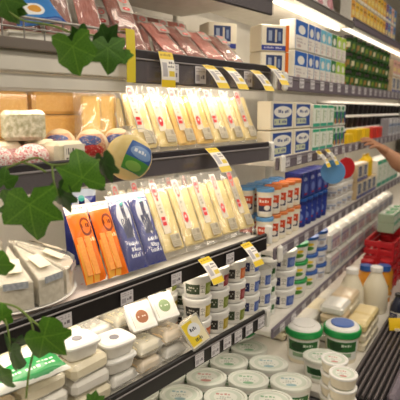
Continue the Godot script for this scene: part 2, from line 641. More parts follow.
func make_materials() -> void:
	M.shelf_white = grain_mat("d9d5cc", "e6e2da", 0.02, 3.0, 0.45)
	M.panel = grain_mat("dcd8ce", "e4e0d6", 0.02, 2.0, 0.4)
	M.rail_dark = grain_mat("2e2b2f", "3a363b", 0.05, 4.0, 0.35)
	M.rail_black = grain_mat("141214", "1d1a1c", 0.05, 4.0, 0.4)
	M.rail_lilac = grain_mat("6d6470", "7b727d", 0.05, 4.0, 0.4)
	M.lip = mat(col("8f8a8c"), 0.3)
	M.metal = mat(col("a9a6a2"), 0.35, 0.7)
	M.edge_grey = mat(col("7d756e"), 0.4, 0.2)
	M.slat_grey = mat(col("6a6263"), 0.4, 0.2)
	M.metal_dark = mat(col("4a4544"), 0.4, 0.5)
	M.strip_clear = film(0.1, 0.15, Color(0.75, 0.72, 0.75))
	M.clear_plastic = film(0.3, 0.15)
	M.film = film(0.08, 0.14)
	M.film_thick = film(0.3, 0.2)
	M.tube = mat(col("fff4e4"), 0.4)
	M.tube.emission_enabled = true
	M.tube.emission = col("fff0dc")
	M.tube.emission_energy_multiplier = 3.0
	M.white = mat(col("ecebe6"), 0.35)
	M.white_soft = grain_mat("e6e3da", "f1efe8", 0.03, 6.0, 0.5)
	M.cream = grain_mat("e9dfc0", "f1e9cf", 0.03, 8.0, 0.45)
	M.cream_warm = grain_mat("e2c9a0", "ecd8b6", 0.03, 8.0, 0.45)
	M.cream_plain = mat(col("efe6cf"), 0.4)
	M.cheese_pale = grain_mat("e6cd84", "efdca0", 0.03, 8.0, 0.45)
	M.cheese_yellow = grain_mat("e5b955", "efc970", 0.04, 8.0, 0.45)
	M.cheese_gold = grain_mat("d7a044", "e7b85c", 0.05, 6.0, 0.5)
	M.cheese_orange = grain_mat("e08a34", "eea24a", 0.05, 8.0, 0.45)
	M.rind = grain_mat("8e8a62", "f4f0dc", 0.025, 9.0, 0.6)
	M.rind_grey = grain_mat("c8c0ae", "e8e2d4", 0.03, 7.0, 0.45)
	M.wrap_blue_grey = grain_mat("8b94a2", "c9ccd0", 0.03, 9.0, 0.3)
	M.salami = grain_mat("5e231c", "b46c58", 0.05, 9.0, 0.5)
	M.salami.uv1_scale = Vector3(14, 2.5, 14)
	M.tape = mat(col("e2cf3a"), 0.4)
	M.lid_pale = mat(col("dfe2d8"), 0.32)
	M.ham = grain_mat("9a3e36", "d4907e", 0.04, 8.0, 0.5)
	M.ham.uv1_scale = Vector3(14, 2.5, 14)
	M.white_plastic = mat(col("f1f0ec"), 0.28)
	M.blue_lid = mat(col("2f5fb0"), 0.3)
	M.sky_lid = mat(col("6aa3d8"), 0.3)
	M.orange_lid = mat(col("e0854a"), 0.3)
	M.green_lid = mat(col("1f9a4c"), 0.28)
	M.yellow_lid = mat(col("e8c936"), 0.3)
	M.navy = mat(col("26307a"), 0.35)
	M.black = mat(col("1a181a"), 0.35)
	M.red = mat(col("c3242c"), 0.4)
	M.redbox = mat(col("d2392e"), 0.45)
	M.yellow = mat(col("f0c81e"), 0.45)
	M.pale_green = mat(col("a9c0a4"), 0.4)
	M.tan = grain_mat("c9b18c", "dbc6a4", 0.04, 6.0, 0.55)
	M.grey = mat(col("8d8a90"), 0.4)
	M.orange = mat(col("e2701c"), 0.35)
	M.milk = mat(col("ece4cc"), 0.35)
	M.juice = mat(col("e79a2c"), 0.35)
	M.jar_green = mat(col("2c4a22"), 0.25)
	M.dark_glass = mat(col("20263c"), 0.2)
	M.tag = tex_mat(paint(64, 112, col("f3efe6"), [["r", 0, 0, 1, 0.22, "f0d02c"], ["r", 0, 0.8, 1, 0.2, "f0d02c"], ["t", 0.1, 0.05, 0.8, 0.12, "b8951a", 1], ["r", 0.12, 0.32, 0.34, 0.4, "b9b6bb"], ["t", 0.5, 0.28, 0.45, 0.2, "6f6a70", 2], ["r", 0.55, 0.55, 0.4, 0.16, "e8cf4a"]]), 0.4)
	M.ticket = tex_mat(paint(48, 40, col("d9d6da"), [["t", 0.1, 0.1, 0.8, 0.3, "8f8a92", 2], ["r", 0.1, 0.5, 0.35, 0.35, "a7a3ab"], ["t", 0.52, 0.5, 0.4, 0.35, "77727c", 1]]), 0.4)
	var clear := Color(0.96, 0.95, 0.92, 0.35)
	M.brand = [
		tex_mat(paint(48, 160, clear, [["o", 0.5, 0.16, 0.36, 0.13, "c4202c"], ["r", 0.3, 0.12, 0.4, 0.08, "c4202c"], ["r", 0.36, 0.3, 0.28, 0.06, "c4202c"], ["t", 0.3, 0.42, 0.4, 0.2, "4a4648", 3], ["r", 0.22, 0.68, 0.56, 0.17, "c4202c"], ["t", 0.3, 0.72, 0.4, 0.08, "f3e9e2", 1]]), 0.3, true),
		tex_mat(paint(48, 160, clear, [["o", 0.48, 0.2, 0.3, 0.16, "cf3038"], ["t", 0.28, 0.12, 0.4, 0.14, "cf3038", 2], ["t", 0.36, 0.44, 0.3, 0.16, "545054", 2], ["e", 0.5, 0.78, 0.3, 0.11, "cf3038"], ["r", 0.4, 0.74, 0.2, 0.06, "f3e9e2"]]), 0.3, true)]
	M.info = tex_mat(paint(64, 56, col("b9b09a"), [["t", 0.08, 0.08, 0.5, 0.4, "857d6c", 4], ["r", 0.62, 0.1, 0.3, 0.35, "958c7a"], ["t", 0.08, 0.55, 0.84, 0.38, "8a8271", 3]]), 0.45)
	M.print_tub = []
	for c in [["3a3734", "c9652c"], ["2c2a28", "b7a02c"], ["3b4a30", "7c8a2c"], ["2f2424", "8a2c30"], ["1f2a5c", "4a64b0"]]:
		M.print_tub.append(tex_mat(paint(128, 56, col("ece9e2"), [["r", 0.0, 0.12, 0.48, 0.76, c[0]], ["t", 0.06, 0.3, 0.36, 0.4, "cfcabf", 2], ["t", 0.52, 0.2, 0.14, 0.6, "8c877c", 4], ["r", 0.68, 0.06, 0.32, 0.88, c[1]], ["e", 0.85, 0.5, 0.1, 0.28, Color(col(c[1]).lightened(0.25))]])))
	M.lid_print = []
	for c in ["7fae86", "c98f86", "8fb0b8"]:
		M.lid_print.append(tex_mat(paint(96, 96, col("e3e5dc"), [["o", 0.5, 0.5, 0.46, 0.46, "cdd6c8"], ["t", 0.22, 0.28, 0.56, 0.16, c, 1], ["t", 0.26, 0.48, 0.48, 0.2, "a9aca4", 2], ["e", 0.5, 0.76, 0.16, 0.08, c]])))
	M.print_cup = tex_mat(paint(96, 80, col("ece6da"), [["r", 0.12, 0.12, 0.76, 0.6, "cf4a26"], ["r", 0.12, 0.55, 0.76, 0.32, "3b3a52"], ["t", 0.2, 0.22, 0.6, 0.24, "f2e4d8", 1], ["e", 0.62, 0.66, 0.16, 0.14, "e8e2da"]]))
	M.print_blue_cup = tex_mat(paint(96, 80, col("2b3f9a"), [["t", 0.15, 0.15, 0.7, 0.25, "c9d2f0", 1], ["e", 0.5, 0.65, 0.26, 0.2, "7388cc"], ["r", 0.3, 0.85, 0.4, 0.08, "b33040"]]))
	M.print_feta = tex_mat(paint(128, 72, col("efe9d8"), [["r", 0.06, 0.06, 0.88, 0.88, "2c4f9c"], ["e", 0.5, 0.36, 0.42, 0.22, "f0eee6"], ["t", 0.2, 0.28, 0.6, 0.18, "3a4c86", 1], ["r", 0.1, 0.62, 0.6, 0.24, "c9d0b0"], ["t", 0.14, 0.66, 0.52, 0.18, "4f5f9c", 1]]))
	M.print_teal = tex_mat(paint(96, 80, col("e9f0e4"), [["r", 0, 0, 1, 0.14, "36b488"], ["r", 0, 0.84, 1, 0.16, "36a88c"], ["r", 0.36, 0.2, 0.18, 0.56, "b7c9a8"], ["t", 0.6, 0.25, 0.3, 0.4, "8fb39a", 3]]))
	M.print_green = tex_mat(paint(96, 80, col("dfe6de"), [["r", 0, 0.05, 0.55, 0.8, "1f8a54"], ["r", 0.55, 0.3, 0.45, 0.6, "3c4a86"], ["e", 0.4, 0.8, 0.24, 0.16, "c98f4a"], ["t", 0.08, 0.2, 0.4, 0.2, "d9ecdc", 1]]))
	M.print_cream = tex_mat(paint(128, 96, col("efe7d2"), [["r", 0.18, 0.1, 0.62, 0.62, "253a6e"], ["r", 0.26, 0.2, 0.14, 0.42, "9aa6c0"], ["r", 0.5, 0.16, 0.08, 0.5, "c9c4b4"], ["r", 0.64, 0.24, 0.1, 0.36, "7f93b8"], ["r", 0, 0.8, 1, 0.2, "35449a"], ["t", 0.1, 0.84, 0.7, 0.12, "c9c9e0", 1]]))
	M.print_milk = []
	for c in ["2a66bf", "6fc0dc", "1f7a3c", "a8cf2c"]:
		M.print_milk.append(tex_mat(paint(64, 96, col("e8e4dc"), [["r", 0, 0, 1, 0.52, c], ["e", 0.5, 0.3, 0.3, 0.16, "eceae4"], ["t", 0.12, 0.6, 0.76, 0.22, "b5a8ac", 2], ["e", 0.3, 0.88, 0.16, 0.06, "c9b4b0"]])))
	M.print_jar = []
	for c in ["7a8f2c", "9c7a3c", "d9cfa8"]:
		M.print_jar.append(tex_mat(paint(64, 64, col("2f5a26"), [["r", 0.12, 0.2, 0.76, 0.5, c], ["t", 0.2, 0.3, 0.6, 0.2, "39401c", 1], ["e", 0.5, 0.8, 0.2, 0.14, "a85a2c"]])))
	M.print_yellow = []
	for c in ["f0c234", "e8a83c", "6a4a9c", "4a8fd0", "e6b2ac"]:
		M.print_yellow.append(tex_mat(paint(48, 96, col(c), [["r", 0, 0.86, 1, 0.14, "efe9dc"], ["t", 0.15, 0.15, 0.7, 0.2, "8a5a1c", 1], ["e", 0.5, 0.58, 0.34, 0.16, "f3dc8c"]])))
	M.print_orange_bag = tex_mat(paint(96, 160, col("e2701c"), [["r", 0, 0, 1, 0.12, "ece4da"], ["t", 0.2, 0.03, 0.6, 0.06, "9c948c", 1], ["r", 0.05, 0.5, 0.28, 0.5, "edb04a"], ["r", 0.38, 0.56, 0.26, 0.44, "edb04a"], ["o", 0.62, 0.3, 0.26, 0.12, "7a3414"], ["t", 0.42, 0.26, 0.4, 0.08, "6a2c12", 1], ["t", 0.4, 0.44, 0.5, 0.08, "f6d9a8", 1]]), 0.25)
	M.print_blue_bag = tex_mat(paint(96, 160, col("2c3684"), [["r", 0, 0, 1, 0.1, "b9c4d4"], ["e", 0.5, 0.3, 0.34, 0.2, "c9cdd8"], ["r", 0.44, 0.14, 0.18, 0.2, "1c2452"], ["r", 0.3, 0.34, 0.44, 0.26, "1c2452"], ["e", 0.52, 0.12, 0.1, 0.04, "39a79c"], ["t", 0.3, 0.64, 0.55, 0.24, "dfe2ee", 3]]), 0.25)
	M.print_green_bag = tex_mat(paint(160, 96, col("eef0e8"), [["e", 0.62, 0.62, 0.5, 0.34, "2f9c54"], ["t", 0.3, 0.5, 0.6, 0.26, "dff0e0", 2], ["r", 0.05, 0.1, 0.4, 0.08, "c4d9c4"]]), 0.25)
	M.print_ball = tex_mat(paint(96, 96, col("2f5fa8"), [["e", 0.5, 0.32, 0.42, 0.2, "7fa0d0"], ["t", 0.2, 0.24, 0.6, 0.18, "e2e8f2", 1], ["r", 0, 0.56, 1, 0.44, "4f9a3c"], ["e", 0.4, 0.8, 0.3, 0.16, "8fc05a"]]))
	M.print_net = tex_mat(paint(96, 96, col("b98a68"), [["e", 0.45, 0.25, 0.4, 0.2, "33467e"], ["e", 0.55, 0.62, 0.36, 0.2, "b02a30"], ["n", 0, 0, 0.98, 0.98, "e2d6cc", 200], ["n", 0, 0, 0.98, 0.98, "8f2a2c", 160]]))
	M.print_rednet = tex_mat(paint(96, 96, col("eee6e0"), [["n", 0, 0, 0.98, 0.98, "c22834", 1100]]))
	M.print_barcode = tex_mat(paint(64, 48, col("ebe6da"), [["r", 0.12, 0.2, 0.03, 0.35, "4a464a"], ["r", 0.2, 0.2, 0.06, 0.35, "4a464a"], ["r", 0.32, 0.2, 0.03, 0.35, "4a464a"], ["r", 0.4, 0.2, 0.08, 0.35, "4a464a"], ["r", 0.54, 0.2, 0.03, 0.35, "4a464a"], ["t", 0.1, 0.66, 0.5, 0.2, "55504f", 1]]))
	M.print_yellowtub = tex_mat(paint(96, 64, col("efe6c4"), [["r", 0.02, 0.04, 0.6, 0.92, "ecd23a"], ["e", 0.5, 0.4, 0.34, 0.26, "e9edf2"], ["t", 0.3, 0.3, 0.4, 0.2, "2f3648", 1], ["t", 0.2, 0.72, 0.6, 0.2, "5a5a3c", 1]]))
	M.print_leafdot = [tex_mat(paint(64, 64, col("eeece4"), [["e", 0.5, 0.5, 0.3, 0.3, "8fa67a"], ["t", 0.3, 0.44, 0.4, 0.14, "e2e6d6", 1]])), tex_mat(paint(64, 64, col("eeece4"), [["e", 0.5, 0.55, 0.3, 0.3, "a06a4a"], ["t", 0.3, 0.5, 0.4, 0.14, "eaded2", 1]]))]
	M.print_floral = tex_mat(paint(96, 96, col("ddd4d2"), [["e", 0.3, 0.35, 0.2, 0.2, "c98f96"], ["e", 0.66, 0.6, 0.22, 0.2, "b8757f"], ["n", 0, 0, 0.98, 0.98, "a8636c", 80]]))
	M.print_bundle = tex_mat(paint(128, 64, col("dfdfe2"), [["r", 0, 0.3, 1, 0.16, "7f94b8"], ["r", 0.08, 0.5, 0.2, 0.4, "a9aebc"], ["r", 0.36, 0.5, 0.24, 0.4, "8c93a6"], ["r", 0.7, 0.5, 0.2, 0.4, "b3a9a4"], ["n", 0, 0, 0.98, 0.98, "6f82aa", 60]]))
	M.print_flower = tex_mat(paint(96, 80, col("e6e4dc"), [["e", 0.3, 0.4, 0.2, 0.2, "e8c52c"], ["e", 0.66, 0.62, 0.2, 0.2, "4f8a34"], ["e", 0.7, 0.24, 0.14, 0.14, "e8c52c"]]))
	M.print_greentub = tex_mat(paint(128, 72, col("e6e8e0"), [["r", 0.05, 0.1, 0.9, 0.5, "2f6a34"], ["e", 0.35, 0.35, 0.2, 0.2, "1c4424"], ["t", 0.5, 0.2, 0.4, 0.2, "d6e2d0", 1], ["r", 0.2, 0.66, 0.6, 0.2, "8fae8a"]]))
	M.print_bluepack = tex_mat(paint(96, 72, col("3f86cf"), [["e", 0.45, 0.5, 0.26, 0.24, "eef0f2"], ["e", 0.5, 0.5, 0.14, 0.14, "dca24a"], ["r", 0, 0.86, 1, 0.14, "1f4f9c"]]), 0.3)
	M.print_liner = tex_mat(paint(128, 64, col("ece0da"), [["n", 0, 0, 0.98, 0.98, "cf6a66", 26]]))
	var lf := Image.create(128, 128, false, Image.FORMAT_RGBA8)
	for j in 128:
		for i in 128:
			var p := Vector2(i - 64, j - 64) / 70.4
			var a := rad_to_deg(atan2(absf(p.x), p.y))
			var v := 9.0
			for va in [0.0, 56.0, 122.0]:
				if absf(a - va) < 60.0:
					v = minf(v, absf(sin(deg_to_rad(a - va))) * p.length())
			var n := noise.get_noise_2d(i * 9.0, j * 9.0) * 0.5 + 0.5
			var c := col("2f5f22").lerp(col("6ea043"), n)
			c = c.lerp(col("86b457"), clampf(1.0 - v / 0.022, 0, 1) * 0.65)
			lf.set_pixel(i, j, c)
	M.leaf = tex_mat(lf, 0.42)
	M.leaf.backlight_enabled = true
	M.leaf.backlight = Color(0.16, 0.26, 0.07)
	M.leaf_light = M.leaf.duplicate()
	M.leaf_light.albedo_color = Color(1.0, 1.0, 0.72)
	M.leaf_shaded = M.leaf.duplicate()
	M.leaf_shaded.albedo_color = Color(0.62, 0.7, 0.62)  # shade of the turned, backlit blades, painted in as a darker tint
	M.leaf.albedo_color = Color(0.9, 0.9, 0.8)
	M.stem = grain_mat("5f7a34", "84994a", 0.06, 20.0, 0.6)
	M.floor = grain_mat("7d776d", "8b857a", 0.02, 1.0, 0.35)
	M.wall = mat(col("8f897e"), 0.8)
	M.ceiling = mat(col("aaa69e"), 0.8)

func lamp(x: float, z: float, w: float, d: float, energy: float) -> void:
	var t := thing("ceiling_light", "long white ceiling light panel above the aisle", "light", Transform3D(), Vector3(x, 2.93, z), 0, 0, 0, "ceiling lights above the aisle")
	part(t, "housing", rbox(Vector3(w + 0.06, 0.07, d + 0.06), 0.006), M.white)
	part(t, "light_diffuser", rbox(Vector3(w, 0.01, d), 0.002), M.tube, Vector3(0, -0.01, 0))
	var a := AreaLight3D.new()
	a.area_size = Vector2(w, d)
	a.light_energy = CEIL * energy
	a.light_color = Color(1.0, 0.95, 0.88)
	a.area_range = 14.0
	a.area_attenuation = 2.0
	a.shadow_enabled = true
	t.add_child(a)
	a.transform = Transform3D(Basis(Vector3.RIGHT, -PI / 2), Vector3(0, -0.02, 0))

func _ready() -> void:
	rng.seed = 11
	noise.seed = 4
	noise.frequency = 0.03
	cv = Vector3(cos(AIM) * cos(PITCH), -sin(PITCH), -sin(AIM) * cos(PITCH))
	cr = Vector3(sin(AIM), 0, cos(AIM))
	cu = cr.cross(cv)
	var cam := Camera3D.new()
	cam.name = "camera"
	cam.fov = rad_to_deg(2.0 * atan(200.0 / F))
	cam.near = 0.05
	cam.far = 60.0
	add_child(cam)
	cam.transform = Transform3D(Basis(cr, cu, -cv), Vector3(0, EYE, 0))
	cam.current = true
	var at := CameraAttributesPhysical.new()
	at.frustum_focal_length = 30.0
	at.frustum_focus_distance = 1.4
	at.exposure_aperture = 3.2
	cam.attributes = at
	cam.fov = rad_to_deg(2.0 * atan(200.0 / F))
	var we := WorldEnvironment.new()
	we.name = "environment"
	var env := Environment.new()
	env.background_mode = Environment.BG_COLOR
	env.background_color = Color(0.02, 0.02, 0.02)
	env.tonemap_mode = Environment.TONE_MAPPER_LINEAR
	env.tonemap_exposure = 1.0
	env.sdfgi_enabled = true
	env.ssao_enabled = true
	env.ssil_enabled = true
	we.environment = env
	add_child(we)
	make_materials()
	for x in [-0.6, 1.6, 3.8]:
		for z in [0.1, 1.9]:
			lamp(x, z, 1.6, 0.3, 1.0)
	build_room()
	build_near_case()
	build_far_case()
	stock_near_top()
	stock_near_second()
	stock_near_third()
	stock_near_fourth()
	stock_deck()
	stock_far_top()
	stock_far_middle()
	stock_far_low()
	build_person()
	build_ivy()

func build_room() -> void:
	structure("floor", rbox(Vector3(11, 0.1, 7.4), 0), M.floor, Transform3D(Basis(), Vector3(2.0, -0.1, 0.7)))
	structure("ceiling", rbox(Vector3(11, 0.1, 7.4), 0), M.ceiling, Transform3D(Basis(), Vector3(2.0, 3.0, 0.7)))
	structure("wall_back", rbox(Vector3(11, 3.0, 0.1), 0), M.wall, Transform3D(Basis(), Vector3(2.0, 0, -2.95)))
	structure("wall_front", rbox(Vector3(11, 3.0, 0.1), 0), M.wall, Transform3D(Basis(), Vector3(2.0, 0, 4.35)))
	structure("wall_left", rbox(Vector3(0.1, 3.0, 7.2), 0), M.wall, Transform3D(Basis(), Vector3(-3.45, 0, 0.7)))
	structure("wall_right", rbox(Vector3(0.1, 3.0, 7.2), 0), M.wall, Transform3D(Basis(), Vector3(7.45, 0, 0.7)))

func build_near_case() -> void:
	var c := thing("dairy_case", "open refrigerated display case with dark shelf rails holding cheese packs", "display case", NF, Vector3.ZERO)
	var x0 := -0.35
	var x1 := 1.60
	part(c, "back_panel", rbox(Vector3(2.01, 2.05, 0.04), 0.004), M.panel, Vector3(0.655, 0.0, -0.54))
	part(c, "end_panel", rbox(Vector3(0.04, 2.05, 0.86), 0.006), M.panel, Vector3(x0 - 0.02, 0.0, -0.09))
	part(c, "canopy", rbox(Vector3(1.95, 0.12, 0.56), 0.008), M.panel, Vector3(0.625, 2.05, -0.26))
	part(c, "base", rbox(Vector3(1.95, 0.36, 0.92), 0.01), M.grey, Vector3(0.625, 0.0, -0.04))
	part(c, "deck", rbox(Vector3(1.95, 0.03, 0.92), 0.004), M.shelf_white, Vector3(0.625, 0.37, -0.04))
	part(c, "bumper", rbox(Vector3(1.95, 0.1, 0.03), 0.008), M.grey, Vector3(0.625, 0.36, 0.437))
	# top shelf, right half behind the dark rail; above it one more shelf
	shelf(c, 0.95, x1, 1.895, 1.83, 1.90, 0.42, M.rail_dark, M.strip_clear, 0.5)
	shelf(c, 0.925, x1, 1.632, 1.57, 1.657, 0.44, M.rail_dark, M.strip_clear, 2.0)
	# top shelf, left half: thin metal edge, wire fence and white light housing under it
	var s := part(c, "shelf", rbox(Vector3(1.27, 0.02, 0.44), 0.003), M.shelf_white, Vector3(0.285, 1.63, -0.222))
	part(s, "edge", rbox(Vector3(1.27, 0.024, 0.01), 0.003), M.edge_grey, Vector3(0, -0.004, 0.228))
	part(s, "valance", rbox(Vector3(1.27, 0.046, 0.008), 0.003), M.panel, Vector3(0, -0.048, 0.216))
	part(s, "valance", rbox(Vector3(1.27, 0.036, 0.008), 0.003), M.panel, Vector3(0, -0.085, 0.206))
	var f := part(c, "wire_fence", tube([Vector3(-0.35, 1.694, 0.004), Vector3(0.92, 1.694, 0.004)], 0.0035), M.metal)
	part(f, "wire", tube([Vector3(-0.35, 1.672, 0.004), Vector3(0.92, 1.672, 0.004)], 0.002), M.metal)
	for k in 26:
		part(f, "wire", tube([Vector3(-0.33 + k * 0.05, 1.648, 0.0), Vector3(-0.33 + k * 0.05, 1.692, 0.0)], 0.0018, 6), M.metal)
	add_strip_light(c, x0 + 0.05, 0.9, 1.552, -0.05, 2.6)
	shelf(c, x0, x1, 1.36, 1.315, 1.384, 0.45, M.rail_dark, M.strip_clear, 5.2)
	shelf(c, x0, x1, 1.018, 0.97, 1.035, 0.45, M.rail_black, null, 3.6)
	shelf(c, x0, x1, 0.70, 0.655, 0.724, 0.45, M.rail_black, null, 0.6)
	part(c, "shelf_liner", card(0.5, 0.3), M.print_liner, Vector3(0.66, 1.0195, -0.31), Vector3(-PI / 2, 0, 0))
	# white bracket ends where the shelves meet the next case
	for y in [1.60, 1.34, 1.02, 0.68]:
		part(c, "bracket", rbox(Vector3(0.018, 0.075, 0.03), 0.006), M.white, Vector3(x1 + 0.012, y - 0.03, 0.01))
	# paper tickets in the rails
	for px in [196, 212, 224, 235, 246, 258]:
		var p := hit(NF, px, 345 - (px - 196) * 0.52, 0.0)
		part(c, "ticket", card(0.045, 0.042), M.ticket, Vector3(p.x, 0.706, 0.0155))
	for px in [58, 122, 172, 226]:
		var p := hit(NF, px, 300 - px * 0.2, 0.0)
		part(c, "ticket", card(0.045, 0.036), M.ticket, Vector3(p.x, 1.013, 0.018))
	for px in [168, 196, 244]:
		var p := hit(NF, px, 65.0, 0.0)
		part(c, "ticket", card(0.05, 0.05), M.ticket, Vector3(p.x, 1.628, 0.018))

func build_far_case() -> void:
	var c := thing("tall_dairy_case", "tall refrigerated display case with lilac-grey shelf rails full of milk and yoghurt", "display case", FF, Vector3.ZERO)
	var x0 := 0.03
	var x1 := 5.2
	var l := x1 - x0
	var m := (x0 + x1) / 2
	part(c, "back_panel", rbox(Vector3(l - 0.1, 2.3, 0.04), 0.004), M.panel, Vector3(m + 0.05, 0, -0.54))
	part(c, "canopy", rbox(Vector3(l, 0.12, 0.56), 0.008), M.panel, Vector3(m, 2.3, -0.26))
	part(c, "base", rbox(Vector3(l, 0.36, 0.94), 0.01), M.grey, Vector3(m, 0, -0.03))
	part(c, "deck", rbox(Vector3(l, 0.03, 0.80), 0.004), M.shelf_white, Vector3(m, 0.37, -0.105))
	part(c, "bumper", rbox(Vector3(l, 0.13, 0.04), 0.012), M.rail_lilac, Vector3(m, 0.34, 0.485))
	var g := part(c, "grille", rbox(Vector3(l, 0.02, 0.16), 0.002), M.rail_black, Vector3(m, 0.405, 0.38))
	for k in 7:
		part(g, "slat", rbox(Vector3(l, 0.016, 0.008), 0.002), M.slat_grey, Vector3(0, 0.02, -0.066 + k * 0.022))
	shelf(c, x0, 0.985, 1.945, 1.918, 1.955, 0.42, M.metal, null, 3.4)
	shelf(c, 1.0, x1, 1.965, 1.935, 1.98, 0.42, M.rail_lilac, null, 5.0)
	shelf(c, x0, x1, 1.622, 1.574, 1.632, 0.44, M.rail_lilac, null, 5.0)
	shelf(c, x0, x1, 1.305, 1.27, 1.318, 0.45, M.rail_lilac, null, 5.0)
	shelf(c, x0, x1, 0.945, 0.91, 0.958, 0.45, M.rail_lilac, null, 5.0)
	shelf(c, x0, x1, 0.60, 0.572, 0.615, 0.45, M.rail_lilac, null, 3.0)
	part(c, "upright", rbox(Vector3(0.025, 1.92, 0.04), 0.004), M.white, Vector3(0.99, 0.37, -0.45))
	for row in [[1.626, 0.038], [1.312, 0.036], [0.952, 0.036], [0.61, 0.032]]:
		for k in 22:
			part(c, "ticket", card(0.05, row[1]), M.ticket, Vector3(0.12 + k * 0.13, row[0], 0.0145))
	for y in [0.9, 1.26, 1.57]:
		part(c, "bracket", rbox(Vector3(0.03, 0.07, 0.02), 0.008), M.white, Vector3(0.045, y, 0.025))

# ---------------------------------------------------------------- near case, top shelf
func meat_bag(s: float, d: float, w: float, h: float, v: int, meat: Material, tilt: float, label: String, group := "clear packs of sliced meat on the top shelf") -> void:
	var t := thing("meat_pack", label, "meat pack", NF, Vector3(s, 1.65 if s > 1.0 else 1.672, -d), -0.06, tilt, 0, group)
	for k in 3:
		part(t, "slice", pouch(w * 0.84, h * 0.84, 0.004, k + v, 0.05, 0.004), meat, Vector3(0.004 * k - 0.004, 0.012 + 0.006 * k, 0.005 - 0.005 * k))
	part(t, "film", pouch(w, h, 0.022, v % 4, 0.1, 0.005), M.film)
	part(t, "brand_strip", card(0.045, 0.05, 0.001), M.brand[1], Vector3(0.02, h * 0.9, 0.0135))

func stock_near_top() -> void:
	meat_bag(0.70, 0.15, 0.095, 0.24, 1, M.salami, -0.25, "clear pack of dark red sliced meat beside the pale grey carton")
	meat_bag(0.798, 0.115, 0.092, 0.24, 2, M.salami, -0.3, "tall clear pack of red-brown sliced meat standing at the end of the wire fence")
	meat_bag(0.89, 0.10, 0.086, 0.215, 3, M.ham, -0.35, "tall clear pack of pink sliced meat just past the end of the wire fence")
	meat_bag(1.005, 0.06, 0.105, 0.21, 4, M.salami, -0.55, "tall clear pack of streaky red meat, last of the tall ones above the single tag")
	meat_bag(1.17, 0.05, 0.098, 0.19, 5, M.ham, -0.85, "low clear pack of pink meat leaning back, first past the tall packs")
	meat_bag(1.275, 0.05, 0.098, 0.19, 6, M.salami, -0.85, "low clear pack of red striped meat leaning above the paired yellow tags")
	meat_bag(1.38, 0.05, 0.098, 0.185, 7, M.ham, -0.85, "low clear pack of pale pink meat, second from the cream boxes")
	meat_bag(1.485, 0.05, 0.098, 0.18, 8, M.salami, -0.85, "low clear pack of red meat beside the cream boxes")
	for k in 4:
		meat_bag(0.735 + k * 0.08 + (0.08 if k == 3 else 0.0), 0.27, 0.074 if k < 3 else 0.1, 0.185, k, M.salami if k % 2 else M.ham, -0.25, "clear pack of sliced meat in the back row behind the tall packs", "back row meat packs on the top shelf")
	for k in 4:
		meat_bag(1.17 + k * 0.105, 0.30, 0.1, 0.2, k + 2, M.ham if k % 2 else M.salami, -0.3, "clear pack of sliced meat standing behind the low leaning packs", "meat packs standing behind the low packs")
	# boxes on the far end of this shelf
	for a in [[0.05, 0.27, 1.634, "cream box with a dark picture, behind the red meat pack"], [0.145, 0.09, 1.6235, "cream box with dark picture window and orange corner strip beside the milk"]]:
		for j in 2:
			var t := box_pack(FF, Vector3(a[0], a[2] + j * 0.102, -a[1]), Vector3(0.125, 0.1, 0.09), M.cream_plain, M.print_cream, a[3] + [", lower of two", ", upper of two"][j], "", "cream_box", "box", -0.62)
			if a[1] < 0.2:
				part(t, "orange_strip", rbox(Vector3(0.014, 0.1, 0.004), 0.001), M.orange, Vector3(0.056, 0, 0.048))
	# left end: pouches and a carton behind the wire fence
	var t1 := thing("snack_pouch", "blue pouch with white and orange print lying tilted behind the wire fence", "pouch", NF, Vector3(0.69, 1.692, -0.035), -0.3, -0.75, 0.25)
	part(t1, "bag", pouch(0.12, 0.085, 0.016, 2, 0.08, 0.003), M.print_bluepack)
	var t2 := thing("snack_pouch", "pale pouch with red and blue speckled print behind the blue pouch", "pouch", NF, Vector3(0.57, 1.662, -0.20), -0.3, -0.3, 0)
	part(t2, "bag", pouch(0.14, 0.14, 0.03, 3, 0.08, 0.004), M.print_net)
	var t4 := thing("flat_carton", "flat pale carton under the tilted blue pouch", "carton", NF, Vector3(0.66, 1.651, -0.055), -0.1)
	part(t4, "box", rbox(Vector3(0.12, 0.018, 0.07), 0.004), M.white_soft)
	part(t4, "flap", rbox(Vector3(0.116, 0.002, 0.05), 0.0008), M.cream_plain, Vector3(0, 0.0178, 0.008))
	var t3 := thing("flat_carton", "flat pale grey carton lying behind the wire fence before the meat", "carton", NF, Vector3(0.81, 1.651, -0.042), 0.0)
	part(t3, "box", rbox(Vector3(0.12, 0.03, 0.06), 0.004), M.white_soft)
	part(t3, "flap", rbox(Vector3(0.116, 0.002, 0.04), 0.0008), M.cream_plain, Vector3(0, 0.0298, 0.008))
	# tags
	for a in [[150, 47, "long yellow price tag hanging alone on the top rail beside the yellow tape"], [193, 66, "first yellow price tag of the pair on the top rail"], [213, 68, "second yellow price tag of the pair on the top rail"], [240, 71, "yellow price tag third along on the top rail"], [256, 66, "yellow price tag at the end of the top rail by the bracket"]]:
		var p := hit(NF, a[0] + 7, a[1], 0.0)
		price_tag(NF, Vector3(p.x, minf(p.y, 1.655), 0.03), a[2], 0.0, -0.75 if a[0] > 160 else -0.12)
	var yt := thing("shelf_tape", "yellow tape strip wrapped over the end of the wire fenced shelf", "tape", NF, Vector3(0.905, 1.70, 0.022))
	part(yt, "strip", card(0.03, 0.13, 0.002), M.tape)
	part(yt, "fold", rbox(Vector3(0.03, 0.0015, 0.02), 0.0004), M.tape, Vector3(0, 0.0, -0.01))

